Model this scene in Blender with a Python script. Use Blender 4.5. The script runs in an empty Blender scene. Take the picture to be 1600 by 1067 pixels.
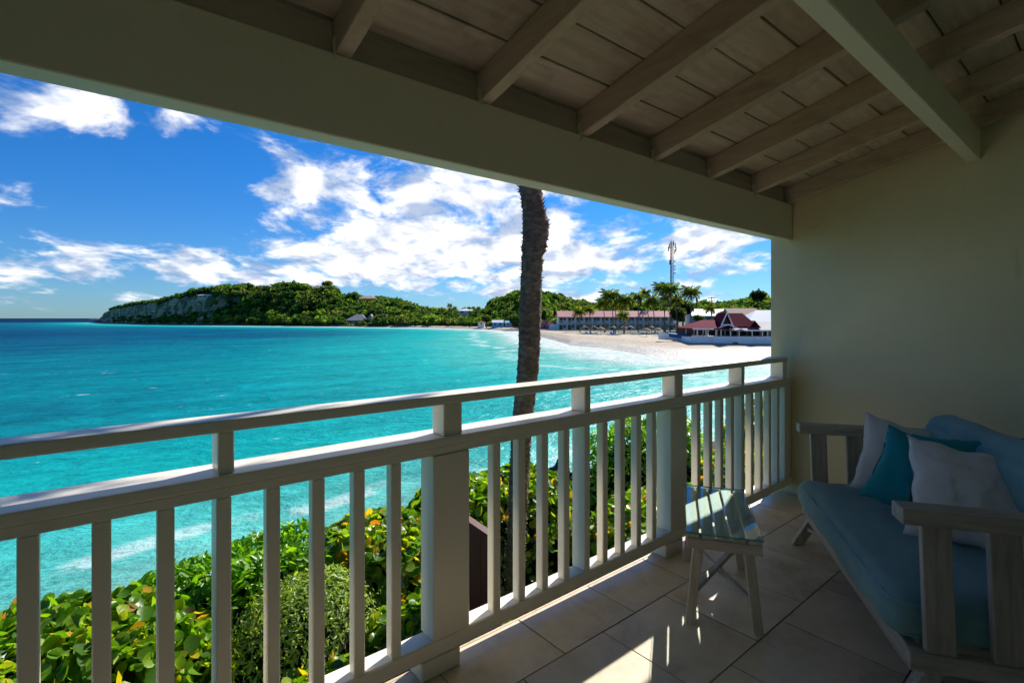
import bpy, bmesh, math, random
import numpy as np
from mathutils import Vector, Matrix, noise as mnoise
random.seed(7); rng = np.random.default_rng(7)
R = math.radians
SC = bpy.context.scene
COL = SC.collection

# ------------------------------------------------------------------ camera
CAM_H = 1.36                       # eye above balcony floor (z = 0)
SEA = -5.14                        # sea level
FPX = 794.0
YAW = math.atan(970 / 794.0)       # view direction measured from the rail axis (+X)
FW = (math.cos(YAW), math.sin(YAW)); RT = (math.sin(YAW), -math.cos(YAW))
cam = bpy.data.cameras.new('camera'); camo = bpy.data.objects.new('camera', cam); COL.objects.link(camo)
cam.sensor_width = 36; cam.lens = 36 * FPX / 1600; cam.shift_y = -36.5 / 1600
cam.clip_start = 0.05; cam.clip_end = 40000
camo.location = (0, 0, CAM_H); camo.rotation_euler = (R(90), 0, YAW - R(90))
SC.camera = camo

# ------------------------------------------------------------------ sun, sky
SUN_AZ = R(17.0); SUN_EL = R(39)
sv = Vector((math.cos(SUN_EL) * math.cos(SUN_AZ), math.cos(SUN_EL) * math.sin(SUN_AZ), math.sin(SUN_EL)))
sl = bpy.data.lights.new('sun', 'SUN'); slo = bpy.data.objects.new('sun', sl); COL.objects.link(slo)
sl.energy = 4.3; sl.angle = R(0.55); sl.color = (1.0, 0.95, 0.86)
slo.rotation_euler = (-sv).to_track_quat('-Z', 'Y').to_euler(); slo.location = (20, 10, 30)
SC.view_settings.view_transform = 'Standard'; SC.view_settings.look = 'None'
SC.view_settings.exposure = 0.88; SC.view_settings.gamma = 1.0
SC.view_settings.use_curve_mapping = False
SC.render.engine = 'CYCLES'
cy = SC.cycles
cy.use_denoising = True; cy.max_bounces = 7; cy.diffuse_bounces = 5; cy.glossy_bounces = 4
cy.transparent_max_bounces = 12; cy.caustics_reflective = False; cy.caustics_refractive = False
cy.sample_clamp_indirect = 6.0
cy.use_adaptive_sampling = True; cy.adaptive_threshold = .02


class NT:
    """small helper to write node trees as expressions"""
    def __init__(s, tree): s.t = tree; s.n = tree.nodes; s.l = tree.links
    def new(s, typ, **kw):
        n = s.n.new(typ)
        for k, v in kw.items(): setattr(n, k, v)
        return n
    def put(s, sock, v):
        if v is None: return
        if isinstance(v, bpy.types.NodeSocket): s.l.new(v, sock)
        else:
            if sock.type == 'RGBA' and isinstance(v, (tuple, list)) and len(v) == 3: v = (*v, 1)
            sock.default_value = v
    def math(s, op, a, b=None, c=None, clamp=False):
        n = s.new('ShaderNodeMath', operation=op, use_clamp=clamp)
        s.put(n.inputs[0], a); s.put(n.inputs[1], b); s.put(n.inputs[2], c)
        return n.outputs[0]
    def vmath(s, op, a, b=None, out=0):
        n = s.new('ShaderNodeVectorMath', operation=op)
        s.put(n.inputs[0], a); s.put(n.inputs[1], b)
        return n.outputs[out]
    def scale(s, v, f):
        n = s.new('ShaderNodeVectorMath', operation='SCALE'); s.put(n.inputs[0], v); s.put(n.inputs[3], f)
        return n.outputs[0]
    def xyz(s, v):
        n = s.new('ShaderNodeSeparateXYZ'); s.put(n.inputs[0], v); return n.outputs
    def comb(s, x, y, z):
        n = s.new('ShaderNodeCombineXYZ')
        for i, q in enumerate((x, y, z)): s.put(n.inputs[i], q)
        return n.outputs[0]
    def noise(s, vec, scale, detail=4, rough=.5, dist=0.0, out=0):
        n = s.new('ShaderNodeTexNoise'); s.put(n.inputs['Vector'], vec)
        n.inputs['Scale'].default_value = scale; n.inputs['Detail'].default_value = detail
        n.inputs['Roughness'].default_value = rough; n.inputs['Distortion'].default_value = dist
        return n.outputs[out]
    def ramp(s, f, stops, interp='LINEAR'):
        n = s.new('ShaderNodeValToRGB'); s.put(n.inputs[0], f)
        r = n.color_ramp; r.interpolation = interp
        while len(r.elements) < len(stops): r.elements.new(.5)
        for e, (p, c) in zip(r.elements, stops):
            e.position = p; e.color = (*c, 1) if isinstance(c, (tuple, list)) else (c, c, c, 1)
        return n.outputs[0]
    def mix(s, f, a, b, mode='MIX'):
        n = s.new('ShaderNodeMix', data_type='RGBA', blend_type=mode)
        s.put(n.inputs[0], f); s.put(n.inputs[6], a); s.put(n.inputs[7], b)
        return n.outputs[2]
    def smooth(s, x, lo, hi, to0=0.0, to1=1.0):
        n = s.new('ShaderNodeMapRange', interpolation_type='SMOOTHSTEP')
        s.put(n.inputs[0], x); s.put(n.inputs[1], lo); s.put(n.inputs[2], hi)
        n.inputs[3].default_value = to0; n.inputs[4].default_value = to1
        return n.outputs[0]
    def bump(s, h, strength=.3, dist=.01, normal=None):
        n = s.new('ShaderNodeBump'); s.put(n.inputs['Height'], h)
        n.inputs['Strength'].default_value = strength; n.inputs['Distance'].default_value = dist
        s.put(n.inputs['Normal'], normal)
        return n.outputs[0]


world = bpy.data.worlds.new('World'); SC.world = world; world.use_nodes = True
W = NT(world.node_tree); W.n.clear()
sky = W.new('ShaderNodeTexSky', sky_type='NISHITA', sun_disc=False)
sky.sun_elevation = SUN_EL; sky.sun_rotation = R(90) - SUN_AZ
sky.altitude = 10; sky.air_density = 1.0; sky.dust_density = 0.15; sky.ozone_density = 6.0
SKY_STRENGTH = 0.10
hs = W.new('ShaderNodeHueSaturation'); hs.inputs['Saturation'].default_value = 1.12; hs.inputs['Value'].default_value = 1.0
W.l.new(sky.outputs[0], hs.inputs['Color'])
tc = W.new('ShaderNodeTexCoord')
dirv = tc.outputs['Generated']
dx, dy, dz = W.xyz(dirv)
sky_col = W.mix(1.0, hs.outputs[0], W.mix(W.smooth(dz, .0, .34), (.275, .45, .645), (.14, .475, .725)), 'MULTIPLY')
zz = W.math('ADD', W.math('MAXIMUM', dz, 0.0), .26)
px_ = W.math('DIVIDE', dx, zz); py_ = W.math('DIVIDE', dy, zz)
# cloud plane, stretched along the wind
wa = R(50); cw, sw = math.cos(wa), math.sin(wa)
wl = W.math('MULTIPLY', W.math('ADD', W.math('MULTIPLY', px_, cw), W.math('MULTIPLY', py_, sw)), .84)
wt = W.math('ADD', W.math('MULTIPLY', px_, -sw), W.math('MULTIPLY', py_, cw))
cv = W.comb(wl, wt, W.math('MULTIPLY', dz, 1.5))
az = W.math('ARCTAN2', dy, dx); el = W.math('ARCSINE', dz)


def px2ang(u, v):
    t = (u - 800) / FPX
    return YAW - math.atan(t), math.atan((497 - v) / FPX * math.cos(math.atan(t)))


cover = None
# cloud banks of the bay: picture position, half extents, weight (as azimuth / elevation)
for u, v, ru, rv, k in [(680, 355, 180, 95, .225), (520, 255, 90, 36, .12), (450, 290, 60, 40, .10), (450, 335, 60, 26, .10),
                        (860, 350, 75, 80, .20), (1120, 370, 85, 70, .24), (950, 420, 60, 26, .10),
                        (860, 415, 90, 40, .13), (560, 425, 190, 34, .17), (330, 428, 110, 26, .13), (160, 424, 70, 22, .09), (30, 442, 60, 20, .13),
                        (200, 190, 90, 22, .095), (110, 145, 60, 18, .075), (30, 190, 45, 20, .10), (225, 325, 55, 26, .14), (20, 300, 40, 20, .10),
                        (270, 408, 40, 26, .10), (120, 398, 40, 18, .10), (980, 340, 60, 34, .10), (580, 300, 80, 40, .06), (640, 470, 130, 18, -.16), (1010, 340, 22, 22, -.14), (940, 345, 40, 40, -.15), (1000, 440, 200, 18, -.05),
                        (330, 320, 80, 60, -.14), (120, 290, 90, 60, -.12), (350, 230, 100, 40, -.06)]:
    a0, e0 = px2ang(u, v); a1, _ = px2ang(u + ru, v); _, e1 = px2ang(u, v - rv)
    A = W.math('DIVIDE', W.math('SUBTRACT', az, a0), abs(a1 - a0))
    Ee = W.math('DIVIDE', W.math('SUBTRACT', el, e0), abs(e1 - e0))
    q = W.math('ADD', W.math('MULTIPLY', A, A), W.math('MULTIPLY', Ee, Ee))
    g = W.math('MULTIPLY', W.math('EXPONENT', W.math('MULTIPLY', q, -.75)), k)
    cover = g if cover is None else W.math('ADD', cover, g)


def cloud_density(vec, det):
    n1 = W.noise(vec, 3.1, det, .62, .3)
    n2 = W.noise(vec, 9.5, max(2, det - 4), .6, .4)
    return W.math('ADD', W.math('MULTIPLY', n1, 1.0), W.math('MULTIPLY_ADD', n2, .20, -.09))


den = W.math('ADD', cloud_density(cv, 8), cover)
sun2 = Vector((math.cos(SUN_AZ) * cw * .84 + math.sin(SUN_AZ) * sw * .84, -math.cos(SUN_AZ) * sw + math.sin(SUN_AZ) * cw, 0)) * .10
soft1 = W.noise(cv, 4.2, 3.5, .55, .3); soft2 = W.noise(W.vmath('ADD', cv, tuple(sun2)), 4.2, 3.5, .55, .3)
alpha = W.smooth(den, .56, .75)
horizon_fade = W.smooth(dz, .0, .035)
alpha = W.math('MULTIPLY', W.math('MULTIPLY', alpha, horizon_fade), .97)
relief = W.math('MULTIPLY_ADD', W.math('SUBTRACT', soft1, soft2), 3.8, .50, clamp=True)
core = W.smooth(den, .70, 1.0)
lightf = W.math('SUBTRACT', W.math('MULTIPLY_ADD', W.math('SUBTRACT', den, .66), 1.6, relief), W.math('MULTIPLY', core, .12), clamp=True)
cloud_col = W.mix(lightf, (.20, .27, .40), (.76, .74, .72))
cloud_col = W.scale(cloud_col, 1.0 / SKY_STRENGTH)
wcol = W.mix(alpha, sky_col, cloud_col)
bg = W.new('ShaderNodeBackground'); W.put(bg.inputs[0], wcol); bg.inputs[1].default_value = SKY_STRENGTH
wo = W.new('ShaderNodeOutputWorld'); W.l.new(bg.outputs[0], wo.inputs[0])
world.cycles.sampling_method = 'MANUAL'; world.cycles.sample_map_resolution = 1024

# ------------------------------------------------------------------ helpers


def at(u, v, dep):
    """world point of the photograph's direction (u, v) at a real depth in metres"""
    a = (u - 800) / FPX; b = (497 - v) / FPX
    return Vector(((FW[0] + a * RT[0]) * dep, (FW[1] + a * RT[1]) * dep, CAM_H + b * dep))


def ground_at(u, z, v):
    return at(u, v, (CAM_H - z) * FPX / (v - 497))


def link(o, parent=None):
    COL.objects.link(o)
    if parent is not None: o.parent = parent
    return o


def tag(o, label=None, cat=None, group=None, kind=None):
    if label: o['label'] = label
    if cat: o['category'] = cat
    if group: o['group'] = group
    if kind: o['kind'] = kind
    return o


def thing(name, label, cat, loc=(0, 0, 0), rz=0.0, group=None):
    o = bpy.data.objects.new(name, None); COL.objects.link(o)
    o.location = loc; o.rotation_euler = (0, 0, rz); o.empty_display_size = .2
    return tag(o, label, cat, group)


def copy_tree(o, parent=None):
    c = o.copy(); COL.objects.link(c)
    if parent is not None: c.parent = parent
    for ch in list(o.children): copy_tree(ch, c)
    return c


class MB:
    """collects vertices / faces (and a colour per vertex) into one mesh"""
    def __init__(s): s.v = []; s.f = []; s.c = []
    def add(s, verts, faces, col=None):
        o = len(s.v); s.v.extend([tuple(p) for p in verts]); s.f.extend([tuple(i + o for i in f) for f in faces])
        s.c.extend([col if col else (1, 1, 1)] * len(verts))
        return s
    def box(s, x0, x1, y0, y1, z0, z1, M=None, col=None):
        P = [Vector((x, y, z)) for z in (z0, z1) for y in (y0, y1) for x in (x0, x1)]
        if M is not None: P = [M @ p for p in P]
        return s.add(P, [(0, 2, 3, 1), (4, 5, 7, 6), (0, 1, 5, 4), (1, 3, 7, 5), (3, 2, 6, 7), (2, 0, 4, 6)], col)
    def tube(s, pts, rad, seg=8, cap=True, col=None):
        pts = [Vector(p) for p in pts]; n = len(pts); V = []; Fc = []
        rad = rad if isinstance(rad, (list, tuple)) else [rad] * n
        for i, p in enumerate(pts):
            d = (pts[min(i + 1, n - 1)] - pts[max(i - 1, 0)]).normalized()
            a = d.cross(Vector((0, 0, 1)));  a = a.normalized() if a.length > 1e-4 else Vector((1, 0, 0))
            b = d.cross(a)
            for k in range(seg):
                t = 2 * math.pi * k / seg
                V.append(p + (a * math.cos(t) + b * math.sin(t)) * rad[i])
        for i in range(n - 1):
            for k in range(seg):
                k2 = (k + 1) % seg
                Fc.append((i * seg + k, i * seg + k2, (i + 1) * seg + k2, (i + 1) * seg + k))
        if cap: Fc.append(tuple(range(seg))); Fc.append(tuple((n - 1) * seg + k for k in reversed(range(seg))))
        return s.add(V, Fc, col)
    def bar(s, a, b, w, h, up=(0, 0, 1), col=None):
        """rectangular bar from a to b, w wide, h tall"""
        a = Vector(a); b = Vector(b); d = (b - a).normalized(); up = Vector(up)
        sx = d.cross(up).normalized(); sz = sx.cross(d)
        P = [p + sx * i * w / 2 + sz * j * h / 2 for p in (a, b) for j in (-1, 1) for i in (-1, 1)]
        return s.add(P, [(0, 2, 3, 1), (4, 5, 7, 6), (0, 1, 5, 4), (1, 3, 7, 5), (3, 2, 6, 7), (2, 0, 4, 6)], col)
    def mesh(s, name):
        me = bpy.data.meshes.new(name); me.from_pydata(s.v, [], s.f); me.update()
        return me
    def build(s, name, mat, parent=None, bevel=0.0, smooth=False, colour=False, seg=1):
        me = s.mesh(name)
        bm = bmesh.new(); bm.from_mesh(me)
        bmesh.ops.recalc_face_normals(bm, faces=bm.faces)
        if bevel: bmesh.ops.bevel(bm, geom=bm.edges[:], offset=bevel, segments=seg, affect='EDGES', profile=.6)
        bm.to_mesh(me); bm.free()
        if colour and not bevel:
            at_ = me.color_attributes.new('Col', 'FLOAT_COLOR', 'POINT')
            at_.data.foreach_set('color', np.c_[np.array(s.c, dtype=np.float32), np.ones(len(s.c), np.float32)].ravel())
        if smooth:
            me.polygons.foreach_set('use_smooth', [True] * len(me.polygons))
        me.materials.append(mat)
        return link(bpy.data.objects.new(name, me), parent)


def np_mesh(name, V, Fq, mat, parent=None, col=None, smooth=False):
    """fast mesh from arrays: V (n,3), Fq (m,k) faces all with k corners"""
    me = bpy.data.meshes.new(name)
    n, (m, k) = len(V), Fq.shape
    me.vertices.add(n); me.vertices.foreach_set('co', np.asarray(V, np.float32).ravel())
    me.loops.add(m * k); me.loops.foreach_set('vertex_index', Fq.astype(np.int32).ravel())
    me.polygons.add(m); me.polygons.foreach_set('loop_start', np.arange(0, m * k, k, dtype=np.int32))
    if smooth: me.polygons.foreach_set('use_smooth', np.ones(m, bool))
    me.update(calc_edges=True)
    if col is not None:
        a = me.color_attributes.new('Col', 'FLOAT_COLOR', 'POINT')
        a.data.foreach_set('color', np.c_[np.asarray(col, np.float32), np.ones(n, np.float32)].ravel())
    me.materials.append(mat)
    return link(bpy.data.objects.new(name, me), parent)


def mat_new(name):
    m = bpy.data.materials.new(name); m.use_nodes = True
    t = NT(m.node_tree); t.n.clear()
    out = t.new('ShaderNodeOutputMaterial'); bs = t.new('ShaderNodeBsdfPrincipled')
    t.l.new(bs.outputs[0], out.inputs[0])
    t.bs = bs; t.out = out
    return m, t


def objpos(t):
    return t.new('ShaderNodeTexCoord').outputs['Object']


def worldpos(t):
    return t.new('ShaderNodeNewGeometry').outputs['Position']


def simple(name, col, rough=.6, var=.12, scale=3.0, bump=0.0, bscale=40, metal=0.0, spec=.5):
    m, t = mat_new(name)
    p = worldpos(t)
    n = t.noise(p, scale, 4, .6)
    c0 = tuple(x * (1 - var) for x in col); c1 = tuple(min(1, x * (1 + var)) for x in col)
    t.put(t.bs.inputs['Base Color'], t.ramp(n, [(.3, c0), (.7, c1)]))
    t.bs.inputs['Roughness'].default_value = rough; t.bs.inputs['Metallic'].default_value = metal
    t.bs.inputs['Specular IOR Level'].default_value = spec
    if bump: t.put(t.bs.inputs['Normal'], t.bump(t.noise(p, bscale, 4, .6), bump, .004))
    return m


def wood(name, c0, c1, axis=0, scale=6.0, rough=.55, bump=.25, stain=None):
    """painted / limed timber with grain along an object axis"""
    m, t = mat_new(name)
    p = objpos(t); x, y, z = t.xyz(p)
    oi = t.new('ShaderNodeObjectInfo').outputs['Random']
    comps = [x, y, z]
    comps = [t.math('MULTIPLY', c, .09 if i == axis else 1.0) for i, c in enumerate(comps)]
    gv = t.comb(t.math('ADD', comps[0], t.math('MULTIPLY', oi, 7.3)), comps[1], comps[2])
    g = t.noise(gv, scale * 6, 6, .65, .4)
    big = t.noise(p, 2.2, 3, .6)
    f = t.math('ADD', t.math('MULTIPLY', g, .65), t.math('MULTIPLY', big, .35))
    c = t.ramp(f, [(.30, c0), (.66, c1)])
    v = t.math('MULTIPLY_ADD', oi, .16, .92)
    c = t.mix(1.0, c, t.comb(v, v, v), 'MULTIPLY')
    if stain:
        s = t.smooth(t.noise(p, 1.4, 5, .7, .6), .55, .78)
        c = t.mix(t.math('MULTIPLY', s, .72), c, stain)
        s2 = t.smooth(t.noise(p, 5.5, 6, .72, .8), .52, .72)
        c = t.mix(t.math('MULTIPLY', s2, .40), c, stain)
    t.put(t.bs.inputs['Base Color'], c)
    t.bs.inputs['Roughness'].default_value = rough
    t.put(t.bs.inputs['Normal'], t.bump(g, bump, .003))
    return m


def painted(name, col, rough=.34, dirt=(.40, .36, .30)):
    m, t = mat_new(name)
    p = worldpos(t)
    n = t.noise(p, 3.0, 5, .6)
    brush = t.noise(t.vmath('MULTIPLY', p, (4, 60, 60)), 1.0, 3, .6)
    c = t.ramp(n, [(.3, tuple(x * .95 for x in col)), (.7, col)])
    d = t.smooth(t.noise(p, 9.0, 6, .7, .5), .58, .80)
    sc2 = t.smooth(t.noise(p, 46.0, 5, .75, .3), .66, .74)
    c = t.mix(t.math('MAXIMUM', t.math('MULTIPLY', d, .30), t.math('MULTIPLY', sc2, .35)), c, dirt)
    t.put(t.bs.inputs['Base Color'], c)
    t.put(t.bs.inputs['Roughness'], t.math('MULTIPLY_ADD', n, .25, rough - .1))
    t.put(t.bs.inputs['Normal'], t.bump(t.math('ADD', brush, t.math('MULTIPLY', n, .5)), .22, .003))
    return m


M = {}
M['white'] = painted('white_gloss_paint', (.86, .80, .68), .34, (.44, .37, .26))
M['beam'] = painted('grey_white_beam_paint', (.86, .77, .57), .45, (.44, .35, .22))
M['rafter'] = wood('limed_rafter_timber', (.50, .36, .24), (.72, .58, .44), 1, 5, .6, .3, (.26, .17, .11))
M['plank'] = wood('limed_ceiling_board', (.44, .32, .22), (.74, .60, .47), 0, 5, .6, .35, (.30, .20, .15))
M['frieze'] = wood('limed_frieze_board', (.36, .27, .19), (.54, .44, .34), 0, 5, .6, .3)
M['teak_x'] = wood('limed_grey_teak_x', (.34, .29, .24), (.64, .58, .51), 0, 7, .55, .35)
M['teak_y'] = wood('limed_grey_teak_y', (.34, .29, .24), (.64, .58, .51), 1, 7, .55, .35)
M['teak_z'] = wood('limed_grey_teak_z', (.34, .29, .24), (.64, .58, .51), 2, 7, .55, .35)
for _k, _ax in (('x', 0), ('y', 1), ('z', 2)): M['settee_' + _k] = wood('weathered_grey_teak_' + _k, (.24, .19, .145), (.50, .44, .37), _ax, 7, .55, .4)
M['concrete'] = simple('concrete', (.42, .39, .34), .8, .15, 4, .3)
M['metal'] = simple('dull_metal', (.35, .35, .36), .4, .1, 8, 0, 40, .8)
M['black'] = simple('dark_iron', (.03, .03, .035), .5)

# stucco wall
m, t = mat_new('cream_stucco'); p = worldpos(t)
n = t.noise(p, 1.6, 5, .6); n2 = t.noise(p, 90, 3, .6); n3 = t.noise(p, 14, 3, .5)
c = t.ramp(n, [(.3, (.76, .64, .40)), (.7, (.84, .73, .49))])
st = t.smooth(t.noise(t.vmath('MULTIPLY', p, (1, 5, .6)), 1.6, 4, .7), .60, .80)
c = t.mix(t.math('MULTIPLY', st, .32), c, (.46, .39, .26))
t.put(t.bs.inputs['Base Color'], c); t.bs.inputs['Roughness'].default_value = .75
t.put(t.bs.inputs['Normal'], t.bump(t.math('ADD', t.math('MULTIPLY', n2, .5), n3), .40, .009)); M['stucco'] = m

# floor tile
m, t = mat_new('beige_stone_tile'); p = worldpos(t)
oi = t.new('ShaderNodeObjectInfo').outputs['Random']
pv = t.vmath('ADD', p, t.comb(t.math('MULTIPLY', oi, 31.0), t.math('MULTIPLY', oi, 17.0), 0))
n = t.noise(pv, 3.2, 7, .62, .6); n2 = t.noise(pv, 22, 5, .65)
c = t.ramp(t.math('ADD', t.math('MULTIPLY', n, .75), t.math('MULTIPLY', n2, .25)),
           [(.32, (.50, .36, .23)), (.47, (.70, .56, .40)), (.66, (.82, .69, .53))])
v = t.math('MULTIPLY_ADD', oi, .24, .86); c = t.mix(1.0, c, t.comb(v, v, v), 'MULTIPLY')
sp = t.smooth(t.noise(pv, 60, 3, .7), .68, .78); c = t.mix(t.math('MULTIPLY', sp, .35), c, (.22, .15, .10))
t.put(t.bs.inputs['Base Color'], c)
t.put(t.bs.inputs['Roughness'], t.math('MULTIPLY_ADD', n2, .25, .24))
t.put(t.bs.inputs['Normal'], t.bump(t.math('ADD', n, n2), .10, .003)); M['tile'] = m
M['grout'] = simple('dark_grout', (.13, .10, .08), .9, .2, 20)


def fabric(name, col, weave=420):
    m, t = mat_new(name); p = objpos(t)
    n = t.noise(p, 5, 4, .6); f = t.noise(p, weave, 2, .5)
    c0 = tuple(x * .80 for x in col)
    c = t.ramp(t.math('ADD', t.math('MULTIPLY', n, .6), t.math('MULTIPLY', f, .4)), [(.3, c0), (.7, col)])
    t.put(t.bs.inputs['Base Color'], c); t.bs.inputs['Roughness'].default_value = .85
    t.bs.inputs['Specular IOR Level'].default_value = .2
    t.bs.inputs['Sheen Weight'].default_value = .25
    fold = t.noise(p, 9, 4, .55, 1.2)
    t.put(t.bs.inputs['Normal'], t.bump(t.math('ADD', t.math('MULTIPLY', f, .12), fold), .35, .012))
    return m


M['cushion'] = fabric('teal_grey_canvas', (.165, .315, .32))
M['pillow_grey'] = fabric('pale_grey_linen', (.76, .73, .71))
M['pillow_teal'] = fabric('teal_linen', (.008, .30, .36))

# thin table glass: clear pane with a green edge
m, t = mat_new('table_glass')
tr = t.new('ShaderNodeBsdfTransparent'); tr.inputs[0].default_value = (.86, .95, .93, 1)
gl = t.new('ShaderNodeBsdfGlossy'); gl.inputs['Roughness'].default_value = .01; gl.inputs[0].default_value = (1, 1, 1, 1)
lw_ = t.new('ShaderNodeLayerWeight'); lw_.inputs[0].default_value = .5
fr = t.math('MULTIPLY_ADD', t.math('POWER', lw_.outputs['Facing'], 5.0), .92, .05)
mx = t.new('ShaderNodeMixShader'); t.l.new(fr, mx.inputs[0]); t.l.new(tr.outputs[0], mx.inputs[1]); t.l.new(gl.outputs[0], mx.inputs[2])
t.l.new(mx.outputs[0], t.out.inputs[0]); M['glass'] = m
m, t = mat_new('table_glass_underside')
tr = t.new('ShaderNodeBsdfTransparent'); tr.inputs[0].default_value = (.93, .99, .97, 1); t.l.new(tr.outputs[0], t.out.inputs[0]); t.n.remove(t.bs); M['glass_under'] = m
m, t = mat_new('table_glass_edge')
t.put(t.bs.inputs['Base Color'], t.ramp(t.noise(objpos(t), 30, 2), [(.3, (.02, .30, .26)), (.7, (.05, .42, .36))]))
t.bs.inputs['Roughness'].default_value = .1; M['glass_edge'] = m


def leaf_mat(name, rough=.32, trans=.42, spec=.45):
    m, t = mat_new(name)
    at_ = t.new('ShaderNodeVertexColor', layer_name='Col'); c = at_.outputs[0]
    n = t.noise(worldpos(t), 60, 3, .6)
    c = t.mix(t.math('MULTIPLY', t.smooth(n, .4, .7), .35), c, t.mix(1.0, c, (.62, .70, .55), 'MULTIPLY'))
    t.put(t.bs.inputs['Base Color'], c); t.bs.inputs['Roughness'].default_value = rough
    t.bs.inputs['Specular IOR Level'].default_value = spec
    tl = t.new('ShaderNodeBsdfTranslucent')
    t.put(tl.inputs[0], t.mix(1.0, c, (1.75, 1.6, .5), 'MULTIPLY'))
    mx = t.new('ShaderNodeMixShader'); mx.inputs[0].default_value = trans
    t.l.new(t.bs.outputs[0], mx.inputs[1]); t.l.new(tl.outputs[0], mx.inputs[2]); t.l.new(mx.outputs[0], t.out.inputs[0])
    return m


M['leaf'] = leaf_mat('glossy_leaf', .35, .5)
M['farleaf'] = leaf_mat('tree_leaf', .9, .45, .08)
M['gapshade'] = simple('painted_inner_shade', (.014, .018, .008), .95, .4, 14, .8, 25, spec=.1)  # near-black colour painted in for the shade inside the shrubs
M['bark'] = simple('shrub_bark', (.10, .075, .05), .9, .3, 30, .5, 60)

# ------------------------------------------------------------------ sea
SHORE_U = [(60, 9000), (150, 2600), (160, 700), (170, 690), (210, 560), (250, 510), (350, 440), (480, 400), (560, 372), (640, 345), (700, 322), (760, 285),
           (810, 245), (830, 200), (845, 172), (891, 122), (952, 106), (1013, 88), (1060, 80), (1100, 79), (1200, 84), (1290, 70), (1500, 46), (1900, 30), (3200, 20)]
SU = np.array([a for a, b in SHORE_U], float); SD = np.array([b for a, b in SHORE_U], float)


def shore_dep(u): return np.exp(np.interp(u, SU, np.log(SD)))


def near_shore_y(x): return 14.2 + .9 * np.sin(x * .21) + .5 * np.sin(x * .67 + 1.0)


a_cols = np.concatenate([np.linspace(-6, -1.1, 30)[:-1], np.linspace(-1.1, 1.0, 260), np.linspace(1.0, 2.6, 30)[1:]])
deps = np.concatenate([np.geomspace(5, 1200, 260), np.geomspace(1300, 14000, 40)])
AA, DD = np.meshgrid(a_cols, deps)
WX = (FW[0] + AA * RT[0]) * DD; WY = (FW[1] + AA * RT[1]) * DD
uu_ = np.concatenate([np.linspace(165, 1300, 420), np.linspace(1310, 2400, 60)]); aa_ = (uu_ - 800) / FPX; dd_ = shore_dep(uu_)
SPX = ((FW[0] + aa_ * RT[0]) * dd_).astype(np.float32); SPY = ((FW[1] + aa_ * RT[1]) * dd_).astype(np.float32)
d_far = np.full(AA.size, 1e9, np.float32); wx_, wy_ = WX.ravel().astype(np.float32), WY.ravel().astype(np.float32)
for i_ in range(0, len(SPX), 8):
    q_ = np.min((wx_[:, None] - SPX[None, i_:i_ + 8]) ** 2 + (wy_[:, None] - SPY[None, i_:i_ + 8]) ** 2, 1); d_far = np.minimum(d_far, q_)
d_far = np.sqrt(d_far).reshape(AA.shape)
inland = (DD > shore_dep(AA * FPX + 800)) & (AA * FPX + 800 > 165)
d_far = np.where(inland, -d_far, d_far)
d_near = WY - near_shore_y(WX)
SH = np.minimum(np.where(d_far > 0, d_far * .50 + d_far ** 2 / 120, d_far), np.where(d_near > 0, d_near * 2.2 + 9.0, d_near))
nr, nc = AA.shape
V = np.c_[WX.ravel(), WY.ravel(), np.full(nr * nc, SEA)]
idx = np.arange(nr * nc).reshape(nr, nc)
Fq = np.c_[idx[:-1, :-1].ravel(), idx[:-1, 1:].ravel(), idx[1:, 1:].ravel(), idx[1:, :-1].ravel()]
m, t = mat_new('bay_water'); p = worldpos(t)
sh = t.new('ShaderNodeAttribute', attribute_name='shore').outputs['Fac']
shn = t.math('ADD', sh, t.math('MULTIPLY', t.math('SUBTRACT', t.noise(p, .05, 4, .6), .5), t.math('MULTIPLY_ADD', sh, .55, 6.0)))
lg = t.math('DIVIDE', t.math('LOGARITHM', t.math('MAXIMUM', t.math('ADD', shn, 1.0), 1.0), math.e), math.log(1500))
WATER = [(0.0, (.35, .43, .355)), (.27, (.21, .42, .355)), (.38, (.075, .405, .36)), (.48, (.004, .325, .315)), (.60, (.0, .168, .21)), (.72, (.0, .092, .165)), (.83, (.0, .046, .115)), (.93, (.0, .016, .062)), (1.0, (.0, .012, .047))]
c = t.ramp(lg, WATER)
# reef and weed patches, streaks along the swell
reef = t.smooth(t.noise(t.vmath('MULTIPLY', p, (.012, .026, 1)), 1.0, 6, .65, .5), .47, .60)
reef = t.math('MULTIPLY', reef, t.smooth(sh, 40, 120))
c = t.mix(t.math('MULTIPLY', reef, .62), c, (.002, .055, .12))
stk = t.noise(t.vmath('MULTIPLY', p, (.06, .22, 1)), 1.0, 5, .65)
sv_ = t.math('MULTIPLY_ADD', stk, 1.1, .42); c = t.mix(1.0, c, t.comb(sv_, sv_, sv_), 'MULTIPLY')
rip = t.noise(t.vmath('MULTIPLY', p, (.9, 1.5, 1)), .55, 6, .68, .3)
rv_ = t.math('MULTIPLY_ADD', rip, 1.0, .5); c = t.mix(1.0, c, t.comb(rv_, rv_, rv_), 'MULTIPLY')
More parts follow.
